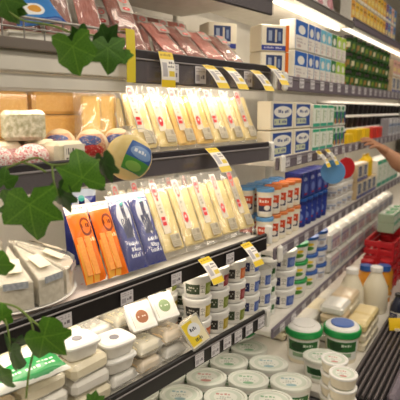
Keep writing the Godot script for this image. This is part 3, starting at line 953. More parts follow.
# ---------------------------------------------------------------- near case, second shelf
func stock_near_second() -> void:
	var Y := 1.361
	for j in 3:
		for i in 2:
			var t := thing("cheese_slab", "long golden cheese slab stacked at the back under the white valance", "cheese", NF, Vector3(0.62 + i * 0.315, Y + j * 0.0635, -0.30), 0.0, 0, 0, "golden cheese slabs at the back of the second shelf")
			part(t, "slab", rbox(Vector3(0.302, 0.0605, 0.12), 0.008), M.cheese_gold)
			part(t, "film", rbox(Vector3(0.308, 0.0625, 0.126), 0.009), M.film)
	# wrapped cheese blocks on the left: s, d, base, kind, yaw, label
	var blocks := [[0.53, 0.12, 0.0, "rind", -0.2, "tall pale cheese piece beside the mottled block"], [0.665, 0.105, 0.068, "mottled", -0.45, "mottled grey-green rind cheese block lying on top of the plain blocks"], [0.61, 0.12, 0.0, "plain", 0.0, "plain cream cheese block under the mottled block, behind the red net"], [0.705, 0.12, 0.0, "plain", 0.0, "whitish cheese block behind the barcode block"], [0.735, 0.042, 0.0, "barcode", 0.0, "cream cheese block with a barcode label behind the rail"]]
	for b in blocks:
		var t := thing("cheese_block", b[5], "cheese", NF, Vector3(b[0], Y + b[2], -b[1]), b[4])
		var s := Vector3(0.088, 0.066, 0.066)
		if b[3] == "rind":
			s = Vector3(0.06, 0.13, 0.06)
		elif b[3] == "mottled":
			s = Vector3(0.098, 0.07, 0.085)
		elif b[3] == "barcode":
			s = Vector3(0.085, 0.064, 0.06)
		part(t, "cheese", rbox(s, 0.009), M.rind if b[3] in ["mottled", "rind"] else M.cream)
		part(t, "film", rbox(s + Vector3.ONE * 0.002, 0.01), M.film, Vector3(0, -0.0005, 0))
		if b[3] == "barcode":
			part(t, "label", card(0.06, 0.045), M.print_barcode, Vector3(0.008, 0.057, s.z * 0.5 + 0.0025))
		elif b[3] == "plain":
			part(t, "label", card(0.05, 0.03), M.print_rednet, Vector3(0, 0.05, s.z * 0.5 + 0.0025))
	for b in [[0.555, "red and white netted cheese pack lying behind the second rail"], [0.648, "red netted cheese pack next to the barcode block"]]:
		var t := thing("netted_pack", b[1], "cheese", NF, Vector3(b[0], Y + 0.032, -0.044), 0.0)
		part(t, "cheese", lathe("netball", ball_profile(0.031), 18, true, Vector3(1.35, 0.95, 1.0)), M.cream)
		part(t, "net_print", lathe("netskin", ball_profile(0.0318), 18, true, Vector3(1.35, 0.95, 1.0)), M.print_rednet)
	for b in [[0.835, 0.06, "round cheese in blue and red printed net beside the yellow ball cheese"], [0.80, 0.15, "round cheese in red printed net behind the first netted round"], [0.927, 0.06, "netted round cheese tucked behind the yellow ball cheese"]]:
		var t := thing("netted_cheese", b[2], "cheese", NF, Vector3(b[0], Y + 0.046, -b[1]), -0.7)
		part(t, "cheese", lathe("netcheese", ball_profile(0.0445), 20, true), M.tan)
		part(t, "net_print", patch_ball(0.0452), M.print_net)
	# yellow ball cheese hanging over the rail
	var q := hit(NF, 127, 158, -0.075)
	var t4 := thing("ball_cheese", "pale yellow ball cheese with blue and green label hanging over the second rail", "cheese", NF, Vector3(q.x, q.y - 0.055, 0.082), facing(NF, q))
	part(t4, "cheese", lathe("ball", ball_profile(0.057, 0.057), 28, true), M.cheese_pale)
	part(t4, "label", patch_ball(0.0576, 1.35, 1.35), M.print_ball, Vector3(0.0, 0.057, 0.0), Vector3(0.0, 0.5, -0.5))
	part(t4, "film_top", lathe("balltop", [Vector2(0.012, 0.111), Vector2(0.006, 0.122), Vector2(0.014, 0.134), Vector2(0.0, 0.134)], 12), M.clear_plastic)
	part(t4, "hook", tube(curve([Vector3(0, 0.12, 0), Vector3(0.02, 0.126, -0.03), Vector3(0.05, 0.12, -0.06), Vector3(0.07, 0.085, -0.078)]), 0.002, 6), M.clear_plastic)
	# plain film pieces, then the printed packs
	var i := 0
	for s in [0.91, 0.965]:
		var t := thing("cheddar_pack", "yellow cheese piece in plain clear film standing under the top shelf", "cheese", NF, Vector3(s, Y + 0.012, -0.165), -0.62, -0.25, 0, "plain film cheese pieces on the second shelf")
		part(t, "cheese", rbox(Vector3(0.052, 0.16, 0.018), 0.006), M.cheese_yellow, Vector3(0.008, 0.012, 0))
		part(t, "film", pouch(0.082, 0.205, 0.026, i, 0.1, 0.004), M.film)
		i += 1
	var k := 0
	for n7 in 7:
		var s := 1.04 + n7 * 0.0905
		if k < 7:
			var lab: String = "pale cheese pack with red print, %s from the plain film pieces on the second shelf" % ORD[k]
			var gr := "red printed cheese packs on the second shelf"
			if k in [2, 3]:
				lab = "deep yellow cheese pack with red print, %s of the two on the second shelf" % ORD[k - 2]
			cheese_pack(NF, Vector3(s, Y + 0.012, -0.055), i, lab, gr, -0.05, -0.42, M.cheese_yellow if k in [2, 3] else M.cheese_pale, 0.22, 0.088)
		i += 1
		k += 1
	for n in 5:
		cheese_pack(NF, Vector3(1.12 + n * 0.09, Y + 0.012, -0.27), i + n, "clear pack of pale cheese standing in the back row of the second shelf", "back row cheese packs on the second shelf", -0.05, -0.3, M.cheese_pale, 0.2)
	var p2 := hit(NF, 203, 157, 0.0)
	price_tag(NF, Vector3(p2.x, 1.383, 0.03), "yellow price tag hanging on the second rail below the cheese packs")

func ball_profile(r: float, cy := 0.0) -> Array:
	var out := []
	for k in 13:
		var a := -PI / 2 + PI * k / 12
		out.append(Vector2(maxf(cos(a) * r, 0.0), sin(a) * r + cy))
	return out

func patch_ball(r: float, wide := 1.9, tall := 1.6) -> Mesh:      # a printed cap on the front of a ball centred at the origin
	var key := "pb%.4f %.2f" % [r, wide]
	if cache.has(key):
		return cache[key]
	var st := new_st()
	var n := 8
	var f := func(u: float, v: float) -> Vector3:
		var a := (u - 0.5) * wide
		var b := (0.5 - v) * tall
		return Vector3(sin(a) * cos(b), sin(b), cos(a) * cos(b))
	for j in n:
		for i in n:
			var cs := [[i, j], [i + 1, j], [i + 1, j + 1], [i, j + 1]]
			for k in [0, 1, 2, 0, 2, 3]:
				var u := float(cs[k][0]) / n
				var v := float(cs[k][1]) / n
				var d: Vector3 = f.call(u, v)
				st.set_normal(d)
				st.set_uv(Vector2(u, v))
				st.add_vertex(d * r)
	cache[key] = st.commit()
	return cache[key]

# ---------------------------------------------------------------- near case, third shelf
func stock_near_third() -> void:
	var Y := 1.0215
	var c := Vector3(0.64, Y, -0.172)
	var pl := thing("cheese_plate", "white round plate carrying wrapped cheese wedges on the third shelf", "plate", NF, c)
	part(pl, "plate", lathe("plate", [Vector2(0, 0), Vector2(0.11, 0), Vector2(0.168, 0.014), Vector2(0.17, 0.017), Vector2(0.166, 0.018), Vector2(0.11, 0.006), Vector2(0, 0.006)], 44, false), M.white_plastic)
	var n := 11
	for k in n:
		var a := TAU * k / n + 0.15
		var t := thing("cheese_wedge", "wrapped grey rind cheese wedge standing in the ring on the white plate", "cheese", NF, c + Vector3(sin(a) * 0.02, 0.0195, cos(a) * 0.02), a, 0, 0, "cheese wedges on the white plate")
		part(t, "cheese", wedge(0.143, 0.066, TAU / n * 0.965, 0.06), M.rind_grey)
		part(t, "wrapper", wedge(0.1455, 0.07, TAU / n * 0.985, 0.06), M.film, Vector3(0, -0.0005, -0.001))
		part(t, "label", card(0.055, 0.016), M.wrap_blue_grey, Vector3(0, 0.07, 0.1475))
		part(t, "top_label", card(0.036, 0.05), M.cream_plain, Vector3(0, 0.1055, 0.075), Vector3(-PI / 2 + 0.4, 0, 0))
	var bag := 0
	for b in [[0.828, 0.05], [0.902, 0.045]]:
		var t := thing("orange_cheese_bag", ["orange printed bag of cheese sticks leaning beside the white plate", "orange printed bag of cheese sticks leaning beside the dark blue bags"][bag], "cheese", NF, Vector3(b[0], Y + 0.014, -b[1]), -0.08, -0.46, 0, "orange cheese bags on the third shelf")
		part(t, "bag", pouch(0.071, 0.225, 0.022, bag, 0.09, 0.004), M.print_orange_bag)
		for k in 2:
			part(t, "cheese_stick", rbox(Vector3(0.018, 0.11, 0.004), 0.0018), M.cheese_orange, Vector3(-0.02 + k * 0.023, 0.02, 0.0115))
		bag += 1
	for s in [0.978, 1.058]:
		var t := thing("blue_cheese_bag", ["dark blue printed cheese bag with a white picture leaning beside the orange bags", "dark blue printed cheese bag with a white picture leaning beside the pale cheese packs"][bag - 2], "cheese", NF, Vector3(s, Y + 0.014, -0.045), -0.08, -0.46)
		part(t, "bag", pouch(0.076, 0.235, 0.022, bag, 0.09, 0.004), M.print_blue_bag)
		part(t, "film", pouch(0.078, 0.237, 0.024, bag, 0.09, 0.004), M.film)
		bag += 1
	var t6 := thing("blue_cheese_bag", "upright dark blue bag standing behind the leaning orange bags", "cheese", NF, Vector3(0.93, Y + 0.004, -0.24), -0.3, -0.1, 0)
	part(t6, "bag", pouch(0.11, 0.235, 0.03, 2, 0.09, 0.004), M.print_blue_bag)
	for i in 5:
		cheese_pack(NF, Vector3(1.15 + i * 0.104, Y + 0.014, -0.052), i, "pale cheese pack with red print, %s from the dark blue bags on the third shelf" % ORD[i], "red printed cheese packs on the third shelf", -0.05, -0.45, M.cheese_pale, 0.262, 0.1)
	for k in 5:
		cheese_pack(NF, Vector3(1.14 + k * 0.09, Y + 0.012, -0.27), 7 + k, "clear pack of pale cheese standing in the back row of the third shelf", "back row cheese packs on the third shelf", -0.05, -0.3, M.cream, 0.23)
	for a in [[196, 257, "yellow price tag on the third rail over the round tubs"], [238, 235, "yellow price tag on the third rail near its bracket end"]]:
		var p := hit(NF, a[0], a[1], 0.0)
		price_tag(NF, Vector3(p.x, 1.036, 0.03), a[2])

# ---------------------------------------------------------------- near case, fourth shelf
func loose_cheese(s: float, y: float, d: float, i: int, label: String, group: String) -> void:
	var t := thing("wrapped_cheese", label, "cheese", NF, Vector3(s, y, -d), 0.0, 0, 0, group)
	part(t, "cheese", rbox(Vector3(0.092, 0.044, 0.078), 0.014), [M.white_soft, M.cream_warm, M.cream][i % 3], Vector3(0, 0.004, 0))
	part(t, "film", pouch(0.104, 0.098, 0.046, i % 4, 0.1, 0.004), M.film_thick, Vector3(0, 0.026, 0.049), Vector3(-PI / 2, 0, 0))

func stock_near_fourth() -> void:
	var Y := 0.7015
	var i := 0
	for j in 4:
		for k in 9:
			if j == 3 and k % 3 == 0:
				continue
			var t := thing("wrapped_cheese", "white cheese piece in tight clear film lying in the heap below the plate", "cheese", NF, Vector3(0.50 + 0.140 * float(k / 3) - 0.004 * j, Y + j * 0.0475, -0.062 - 0.105 * (k % 3)), 0.05 * sin(i * 1.9), 0, 0, "white wrapped cheese pieces heaped on the fourth shelf")
			part(t, "cheese", rbox(Vector3(0.126, 0.0445, 0.093), 0.012), [M.white_soft, M.cream, M.white_soft, M.cream_warm, M.cream][i % 5])
			part(t, "film", rbox(Vector3(0.13, 0.0465, 0.097), 0.012), M.film)
			if j == 3 or (j == 2 and k % 3 == 0):
				part(t, "label", card(0.05, 0.035), M.print_leafdot[i % 2] if i % 3 else M.info, Vector3(0.01, 0.0473, -0.02), Vector3(-PI / 2, 0.2 * sin(i * 2.0), 0))
			i += 1
	for col_ in 3:
		for row in 3:
			var layers := 3
			if row == 0:
				layers = [1, 2, 2][col_]
			for j in layers:
				loose_cheese(0.892 + col_ * 0.109, Y + j * 0.056, 0.06 + row * 0.105, i, "cream cheese piece in loose clear film lying beside the feta boxes", "cream cheese pieces in loose film on the fourth shelf")
				i += 1
	# lidded feta boxes
	for b in [[0.888, 0.058, 0.056, "white lidded feta box just below the topmost feta box"], [0.888, 0.058, 0.104, "white lidded feta box standing topmost of its stack before the loose film packs"], [0.765, 0.066, 0.1435, "white lidded box lying flat next to the green printed bag"]]:
		var t := thing("feta_box", b[3], "box", NF, Vector3(b[0], Y + b[2], -b[1]), -0.1)
		part(t, "tray", lathe("feta", [Vector2(0, 0), Vector2(0.036, 0), Vector2(0.039, 0.004), Vector2(0.046, 0.038), Vector2(0.0, 0.038)], 32, false, Vector3(1.1, 1, 0.95), 5.0), M.white_soft)
		part(t, "lid", lathe("fetalid", [Vector2(0, 0.037), Vector2(0.052, 0.037), Vector2(0.052, 0.043), Vector2(0.047, 0.047), Vector2(0.042, 0.045), Vector2(0, 0.045)], 32, false, Vector3(1.05, 1, 0.95), 5.0), M.white_plastic)
		part(t, "seal", lathe("fetaseal", [Vector2(0.014, 0.0455), Vector2(0.014, 0.047), Vector2(0, 0.047)], 16), M.grey)
	var bag := thing("green_printed_bag", "white bag with green printed banner lying on the wrapped heap below the ivy", "bag", NF, Vector3(0.585, 0.866, 0.006), -0.1, -1.35, 0.0)
	part(bag, "bag", pouch(0.2, 0.108, 0.026, 3, 0.08, 0.004), M.print_green_bag)
	# small square tubs standing on edge
	for b in [[1.002, 1, "small square white tub with a brown round picture standing on edge"], [1.104, 0, "small square white tub with a green round picture standing on edge"]]:
		var t := thing("square_tub", b[2], "tub", NF, Vector3(b[0], Y + 0.13, -0.055), -0.2, -0.72)
		part(t, "tub", rbox(Vector3(0.08, 0.082, 0.036), 0.012), M.white_plastic)
		part(t, "lid", rbox(Vector3(0.088, 0.09, 0.008), 0.003), M.white_plastic, Vector3(0, -0.004, 0.02))
		part(t, "lid_print", card(0.07, 0.07), M.print_leafdot[b[1]], Vector3(0, 0.076, 0.0248))
	var yt := thing("yellow_label_tub", "rectangular tub with yellow label tipped against the fourth rail", "tub", NF, Vector3(1.185, 0.742, 0.022), -0.5, -0.3, 0.45)
	part(yt, "tub", rbox(Vector3(0.07, 0.098, 0.032), 0.013), M.cream_plain)
	part(yt, "lid", rbox(Vector3(0.075, 0.103, 0.006), 0.0025), M.clear_plastic, Vector3(0, -0.002, 0.019))
	part(yt, "label", card(0.064, 0.088), M.print_yellowtub, Vector3(0, 0.094, 0.0226))
	# stacks of round tubs
	var s := 0
	for row in [[[1.272, 0.066, 3], [1.378, 0.066, 3], [1.484, 0.066, 3], [1.59, 0.07, 3]], [[1.22, 0.176, 3], [1.327, 0.174, 3], [1.433, 0.174, 3], [1.539, 0.176, 3]], [[1.27, 0.285, 3], [1.378, 0.283, 3], [1.484, 0.283, 3]]]:
		for a in row:
			for j in a[2]:
				var v: int = (s + j) % 4 if a[0] < 1.53 else 4
				var names := ["orange", "yellow", "olive", "dark red", "blue"]
				tub(NF, Vector3(a[0], Y + j * 0.082, -a[1]), 0.052, 0.081, [M.white_plastic, M.white_plastic, M.print_tub[v]], "round white deli tub with %s label, %s of its stack on the fourth shelf" % [names[v], LAYER[j]], "round deli tubs with %s labels" % names[v], "deli_tub", "tub", 0.25)
			s += 1

# ---------------------------------------------------------------- bottom deck
func stock_deck() -> void:
	var Y := 0.4005
	# oval tubs in staggered rows across the deck
	var mid := Vector3(1.46, Y, 0.03)
	var yaw := facing(NF, mid)
	var across := Basis(Vector3.UP, yaw) * Vector3.RIGHT
	var away := Basis(Vector3.UP, yaw) * Vector3.FORWARD
	var stacks := [[-0.03, 0.285], [-0.115, 0.342]]
	var i := 0
	for j in range(-3, 5):
		for k in range(-4, 5):
			var p := mid + across * (k * 0.159 + (0.08 if absi(j) % 2 else 0.0)) + away * (j * 0.131)
			var q := FF.affine_inverse() * (NF * p)
			if Vector2(q.x - 0.14, q.z - 0.185).length() < 0.152 or p.x < 0.9 or p.z > 0.27 or p.z < -0.38 or (q.x > 0.10 and q.z > -0.10) or q.x > 0.28 or Vector2(q.x - stacks[0][0], q.z - stacks[0][1]).length() < 0.131 or Vector2(q.x - stacks[1][0], q.z - stacks[1][1]).length() < 0.131:
				continue
			var v := posmod(i * 2 + j, 3)
			var t := tub(NF, p, 0.067, 0.10, [M.white_soft, M.lid_pale, M.print_greentub, M.lid_print[v]], "wide oval tub with pale %s printed lid standing on the bottom deck" % ["green", "pink", "blue"][v], "wide tubs with pale %s lids on the bottom deck" % ["green", "pink", "blue"][v], "cheese_tub", "tub")
			t.transform = NF * Transform3D(Basis(Vector3.UP, yaw).scaled_local(Vector3(1.17, 1, 0.97)), p)
			i += 1
	var ex := FF * Vector3(0.14, Y, 0.185)
	var te := tub(NF, NF.affine_inverse() * ex, 0.067, 0.10, [M.white_soft, M.lid_pale, M.print_greentub, M.lid_print[0]], "wide oval tub with pale green printed lid tucked against the green buckets", "", "cheese_tub", "tub")
	te.transform = Transform3D(Basis(Vector3.UP, yaw).scaled_local(Vector3(1.17, 1, 0.97)), ex)
	var q2 := level(NF, 247, 338, 0.53)
	var gb := thing("salad_bag", "green and white salad cheese bag lying between the printed lids", "bag", NF, Vector3(q2.x, 0.522, q2.z), -0.3, -1.35, 0.0)
	part(gb, "bag", pouch(0.13, 0.09, 0.024, 1, 0.08, 0.004), M.print_green_bag)
	# stacks of pinkish tubs near the grille
	for a in stacks:
		for j in 4:
			tub(FF, Vector3(a[0], Y + j * 0.048, a[1]), 0.05, 0.047, [M.cream_plain, M.white_plastic, null, M.lid_print[1]], "low cream tub with pink printed lid stacked beside the grille", "low cream tubs stacked beside the grille", "cream_tub", "tub")
	# green lidded buckets
	for a in [[0.266, 0.058, "green rimmed bucket with white lid standing by the case joint"], [0.357, 0.204, "green rimmed bucket with blue lid disc next to the grille"]]:
		var p := Vector3(a[0], Y, a[1])
		var t := thing("cheese_bucket", a[2], "bucket", FF, p, facing(FF, p))
		var r := 0.081
		part(t, "bucket", lathe("bucket", [Vector2(0, 0), Vector2(r * 0.8, 0), Vector2(r * 0.82, 0.004), Vector2(r * 0.93, 0.13), Vector2(0, 0.13)], 30), M.cream_plain)
		part(t, "rim", lathe("bucketrim", [Vector2(r * 0.9, 0.122), Vector2(r, 0.122), Vector2(r * 1.03, 0.127), Vector2(r * 1.03, 0.146), Vector2(r, 0.152), Vector2(r * 0.9, 0.152)], 32), M.green_lid)
		part(t, "lid", lathe("bucketlid", [Vector2(r * 0.93, 0.150), Vector2(r * 0.9, 0.158), Vector2(r * 0.8, 0.164), Vector2(0, 0.166)], 30, true), M.white_plastic)
		part(t, "lid_disc", lathe("bucketedge", [Vector2(r * 0.62, 0.164), Vector2(r * 0.62, 0.169), Vector2(r * 0.5, 0.170), Vector2(0, 0.170)], 26), M.blue_lid if a[0] > 0.3 else M.white_plastic)
		part(t, "label", patch(r * 0.84, r * 0.92, 0.02, 0.115, 1.1), M.print_greentub)
	# film packed feta blocks further along
	for j in 3:
		for k in 6:
			var t := thing("feta_pack", "cream feta block in glossy film stacked behind the green buckets", "cheese", FF, Vector3(0.432 + (k % 3) * 0.16, Y + j * 0.0485, 0.0 - float(k / 3) * 0.125), 0.0, 0, 0, "film packed feta blocks on the bottom deck")
			part(t, "cheese", rbox(Vector3(0.15, 0.045, 0.11), 0.012), M.cream if (k + j) % 2 else M.white_soft)
			part(t, "film", rbox(Vector3(0.155, 0.0475, 0.115), 0.013), M.film)
	for k in 8:
		var t := thing("feta_pack", "cream feta block in glossy film stacked between the green bucket and a milk bottle", "cheese", FF, Vector3(0.532 + (k % 2) * 0.16, Y + float(k / 2) * 0.0485, 0.12), 0.0, 0, 0, "film packed feta blocks beside the green bucket")
		part(t, "cheese", rbox(Vector3(0.15, 0.045, 0.11), 0.012), [M.white_soft, M.cream, M.cream_warm][(k * 2) % 3])
		part(t, "film", rbox(Vector3(0.155, 0.0475, 0.115), 0.013), M.film)
	for k in 6:
		var t := thing("yellow_pack", "pale yellow wrapped cheese pack lying between the green bucket and the milk bottles", "cheese", FF, Vector3(0.515 + (k % 2) * 0.138, Y + float(k / 2) * 0.046, 0.236), 0.0, 0, 0, "pale yellow packs before the milk bottles")
		part(t, "cheese", rbox(Vector3(0.128, 0.043, 0.1), 0.01), M.cheese_pale if k > 3 else M.cream)
		part(t, "film", rbox(Vector3(0.132, 0.045, 0.104), 0.011), M.film)
	for a in [[0.888, 0.10, "cream milk bottle with a white cap beside the feta blocks"], [0.99, 0.205, "cream milk bottle with a white cap beside the juice jars"]]:
		bottle(FF, Vector3(a[0], Y, a[1]), 0.067, 0.255, M.milk, M.white_plastic, null, a[2])
	var db := level(FF, 396, 313, 0.443)
	bottle(FF, Vector3(0.80, 0.4425, 0.36), 0.04, 0.15, M.dark_glass, M.black, M.print_tub[4], "small dark bottle standing on the grille near the milk bottles")
	var yc := level(FF, 397, 327, 0.46)
	var ycard := thing("price_card", "yellow price card standing on the black grille", "price tag", FF, Vector3(yc.x, 0.505, 0.37), -1.0, -0.3)
	part(ycard, "card", card(0.07, 0.06, 0.003), M.yellow)
	part(ycard, "clip", rbox(Vector3(0.03, 0.014, 0.01), 0.003), M.clear_plastic, Vector3(0, -0.062, 0.018))
	# red crates and jars at the far end of the deck
	for k in 4:
		var t := thing("red_crate", "red slatted plastic crate at the far end of the bottom deck", "crate", FF, Vector3(1.55 + (k % 2) * 0.46, Y + float(k / 2) * 0.158, 0.135), 0, 0, 0, "red crates at the far end")
		for sd in [-1, 1]:
			for j in 3:
				part(t, "slat", rbox(Vector3(0.4, 0.036, 0.012), 0.003), M.red, Vector3(0, 0.008 + j * 0.05, sd * 0.084))
			for j in 3:
				part(t, "end_slat", rbox(Vector3(0.012, 0.036, 0.16), 0.003), M.red, Vector3(sd * 0.195, 0.008 + j * 0.05, 0))
			part(t, "end_post", rbox(Vector3(0.016, 0.15, 0.02), 0.003), M.red, Vector3(sd * 0.195, 0, 0.0))
			part(t, "corner_post", rbox(Vector3(0.016, 0.15, 0.016), 0.003), M.red, Vector3(sd * 0.194, 0, 0.083))
			part(t, "post", rbox(Vector3(0.02, 0.15, 0.016), 0.003), M.red, Vector3(sd * 0.07, 0, 0.086))
		part(t, "floor_panel", rbox(Vector3(0.39, 0.008, 0.16), 0.002), M.red)
	var kk := 0
	for a in [[1.12, 0.12], [1.22, 0.10], [1.17, 0.21], [1.27, 0.20]]:
		var p := Vector3(a[0], Y, a[1])
		var jar := thing("juice_jar", "orange juice jar with %s cap standing before the red crates" % ["blue", "red"][kk % 2], "jar", FF, p, facing(FF, p), 0, 0, "orange jars with %s caps" % ["blue", "red"][kk % 2])
		part(jar, "body", lathe("jj", [Vector2(0, 0), Vector2(0.038, 0), Vector2(0.042, 0.006), Vector2(0.042, 0.15), Vector2(0.03, 0.175), Vector2(0.03, 0.19), Vector2(0, 0.19)], 20, true), M.juice)
		part(jar, "cap", lathe("jc", [Vector2(0, 0.185), Vector2(0.036, 0.185), Vector2(0.036, 0.215), Vector2(0, 0.217)], 20), M.blue_lid if kk % 2 == 0 else M.red)
		part(jar, "label", patch(0.042, 0.042, 0.03, 0.12, 1.2), M.print_yellow[1])
		kk += 1
	# pale green and white cartons stacked on the crates
	for k in 6:
		var t := box_pack(FF, Vector3(1.62 + (k % 3) * 0.13, Y + 0.313 + float(k / 3) * 0.062, 0.125), Vector3(0.12, 0.06, 0.1), M.pale_green, M.print_teal, "pale green carton with teal bands stacked on the red crates", "pale green cartons on the red crates", "teal_carton", "carton")
		part(t, "top_print", card(0.1, 0.08), M.print_green_bag, Vector3(0, 0.0608, -0.04), Vector3(-PI / 2, 0, 0))

# ---------------------------------------------------------------- far case, upper shelves
func stock_far_top() -> void:
	# above the light
	for k in 4:
		var p := Vector3(0.33 + k * 0.165, 0, 0)
		var t := thing("floral_bag", "pinkish white flowered bag standing on the topmost shelf", "bag", FF, Vector3(p.x, 1.953, -0.09), -0.2, -0.15, 0, "flowered bags on the topmost shelf")
		part(t, "bag", pouch(0.15, 0.19, 0.05, k, 0.09, 0.006), M.print_floral)
	for j in 2:
		for k in 14:
			var v := 0 if k % 3 else 1
			var word: String = ["yellow", "amber"][v]
			if k > 9:
				v = [2, 3, 4, 3][k - 10]
				word = ["", "", "purple", "blue", "pink"][v]
			box_pack(FF, Vector3(1.07 + k * 0.083, 1.968 + j * 0.116, -0.05), Vector3(0.076, 0.114, 0.06), M.white_soft, M.print_yellow[v], "upright %s juice carton with white foot, %s layer on the topmost shelf" % [word, ["lower", "upper"][j]], "%s juice cartons on the topmost shelf" % word, "juice_carton", "carton")
	# milk cartons
	var kinds := [0, 0, 0, 1, 1, 2, 3, 3]
	for j in 2:
		var x := 0.24
		for k in kinds.size():
			var w := 0.15 if k == 0 else 0.082
			var v: int = kinds[k]
			var names := ["blue", "light blue", "dark green", "lime"]
			var lab: String = "white carton with %s top half, %s layer on the shelf below the bright tube" % [names[v], ["lower", "upper"][j]]
			if k == 0:
				lab = "wide blue and white milk multipack beside the cream boxes, %s layer" % ["lower", "upper"][j]
			box_pack(FF, Vector3(x + w / 2, 1.6235 + j * 0.122, -0.05 - w * 0.02), Vector3(w - 0.006, 0.12, 0.07), M.white_soft, M.print_milk[v], lab, "" if k == 0 else "%s topped milk cartons" % names[v], "milk_carton", "carton")
			x += w
	# green jars, three high
	for j in 3:
		for k in 11:
			tub(FF, Vector3(1.08 + k * 0.098, 1.6235 + j * 0.092, -0.06), 0.045, 0.09, [M.jar_green, M.jar_green if k % 2 else M.metal_dark, M.print_jar[(k + j) % 3]], "dark green jar with %s label, %s of its stack below the yellow cartons" % [["olive", "brown", "pale"][(k + j) % 3], LAYER[j]], "dark green jars with %s labels" % ["olive", "brown", "pale"][(k + j) % 3], "green_jar", "jar")
	# goods past the jars
	for j in 2:
		for k in 5:
			box_pack(FF, Vector3(2.24 + k * 0.15, 1.6235 + j * 0.122, -0.06), Vector3(0.14, 0.12, 0.09), M.tan, M.print_yellow[4] if j else M.print_cream, "tan carton with %s front past the green jars" % ["cream", "pink"][1 if j else 0], "tan cartons with %s fronts" % ["cream", "pink"][1 if j else 0], "tan_carton", "carton")

# ---------------------------------------------------------------- far case, second shelf
func stock_far_middle() -> void:
	var Y := 1.3065
	var n := 0
	for j in 2:
		for k in 2:
			var p := Vector3([0.155, 0.385][k], 0, 0)
			box_pack(FF, Vector3(p.x, Y + j * 0.115, -0.055), Vector3([0.235, 0.205][k], 0.112, 0.06), M.cream_plain, M.print_feta, "cream feta carton with blue label, %s row, %s" % [["lower", "upper"][j], ["beside the cheese packs", "beside the teal cartons"][k]], "", "feta_carton", "carton", 0.0)
			n += 1
		for k in 3:
			box_pack(FF, Vector3(0.55 + k * 0.105, Y + j * 0.112, -0.06), Vector3(0.1, 0.108, 0.08), M.white_soft, M.print_teal, "white carton with glossy teal bands, %s row beside the blue feta cartons" % ["lower", "upper"][j], "teal banded cartons on the far second shelf", "teal_carton", "carton", 0.0)
		for k in 3:
			box_pack(FF, Vector3(0.85 + k * 0.07, Y + j * 0.112, -0.055), Vector3(0.066, 0.108, 0.07), M.white_soft, M.print_green, "narrow green and blue printed carton, %s row next to the teal cartons" % ["lower", "upper"][j], "green and blue cartons on the far second shelf", "green_carton", "carton", 0.0)
	for j in 3:
		for k in 16:
			tub(FF, Vector3(1.10 + k * 0.125, Y + j * 0.082, -0.15), 0.058, 0.08, [M.black, M.white_plastic, null], "black tub with white lid, %s of its stack behind the yellow and red boxes" % LAYER[j], "black tubs with white lids", "black_tub", "tub")
	# the row of boxes that the shopper reaches for
	for b in [[347, 0.06, "yellow", "short yellow box at the end of the row the shopper reaches into"], [356, 0.08, "yellow", "yellow box just before the shopper's fingertips"], [364, 0.08, "yellow", "yellow box under the shopper's fingers"], [371, 0.08, "redbox", "red box under the shopper's hand"], [377, 0.08, "redbox", "red box behind the shopper's wrist"]]:
		var p := hit(FF, b[0], 140, 0.03)
		box_pack(FF, Vector3(p.x, Y, -0.045), Vector3(0.105, b[1], 0.07), M[b[2]], null, b[3], "", "small_box", "box")
	for k in 6:
		box_pack(FF, Vector3(2.24 + k * 0.13, Y, -0.05), Vector3(0.12, 0.13, 0.06), M.black if k % 2 else M.grey, M.print_bundle, "grey printed pack past the red boxes on the far second shelf", "grey printed packs past the red boxes", "grey_pack", "pack")
	for a in [[312, 150, "narrow yellow price tag on the far second rail"], [321, 148, "narrow yellow price tag beside its twin on the far second rail"]]:
		var p := hit(FF, a[0], a[1], 0.0)
		price_tag(FF, Vector3(p.x, 1.316, 0.026), a[2], 0.0, -0.7, 0.05, 0.09)
	# round wobblers on the rail
	for a in [[333, 172, 0.058, "sky_lid", "light blue round disc hanging from the far second rail"], [346, 168, 0.055, "red", "red round disc hanging from the far second rail"]]:
		var p := hit(FF, a[0], a[1], -0.05)
		var t := thing("shelf_disc", a[4], "sign", FF, Vector3(p.x, p.y, 0.05), facing(FF, p) + (0.0 if a[3] == "sky_lid" else 0.65))
		part(t, "disc", lathe("disc%s" % a[3], [Vector2(0, -0.004), Vector2(a[2] - 0.002, -0.004), Vector2(a[2], -0.002), Vector2(a[2], 0.002), Vector2(a[2] - 0.002, 0.004), Vector2(0, 0.004)], 30), M[a[3]], Vector3.ZERO, Vector3(PI / 2, 0, 0))
		part(t, "ring", lathe("ring%s" % a[3], [Vector2(a[2] * 0.7, 0.0042), Vector2(a[2] * 0.7, 0.006), Vector2(a[2] * 0.6, 0.006), Vector2(a[2] * 0.6, 0.0042)], 30), M[a[3]], Vector3.ZERO, Vector3(PI / 2, 0, 0))
		part(t, "stem", tube(curve([Vector3(0, a[2] * 0.9, 0), Vector3(-0.004, a[2] + 0.02, -0.01), Vector3(-0.012, 1.312 - p.y, -0.022)]), 0.0025, 6), M.clear_plastic)

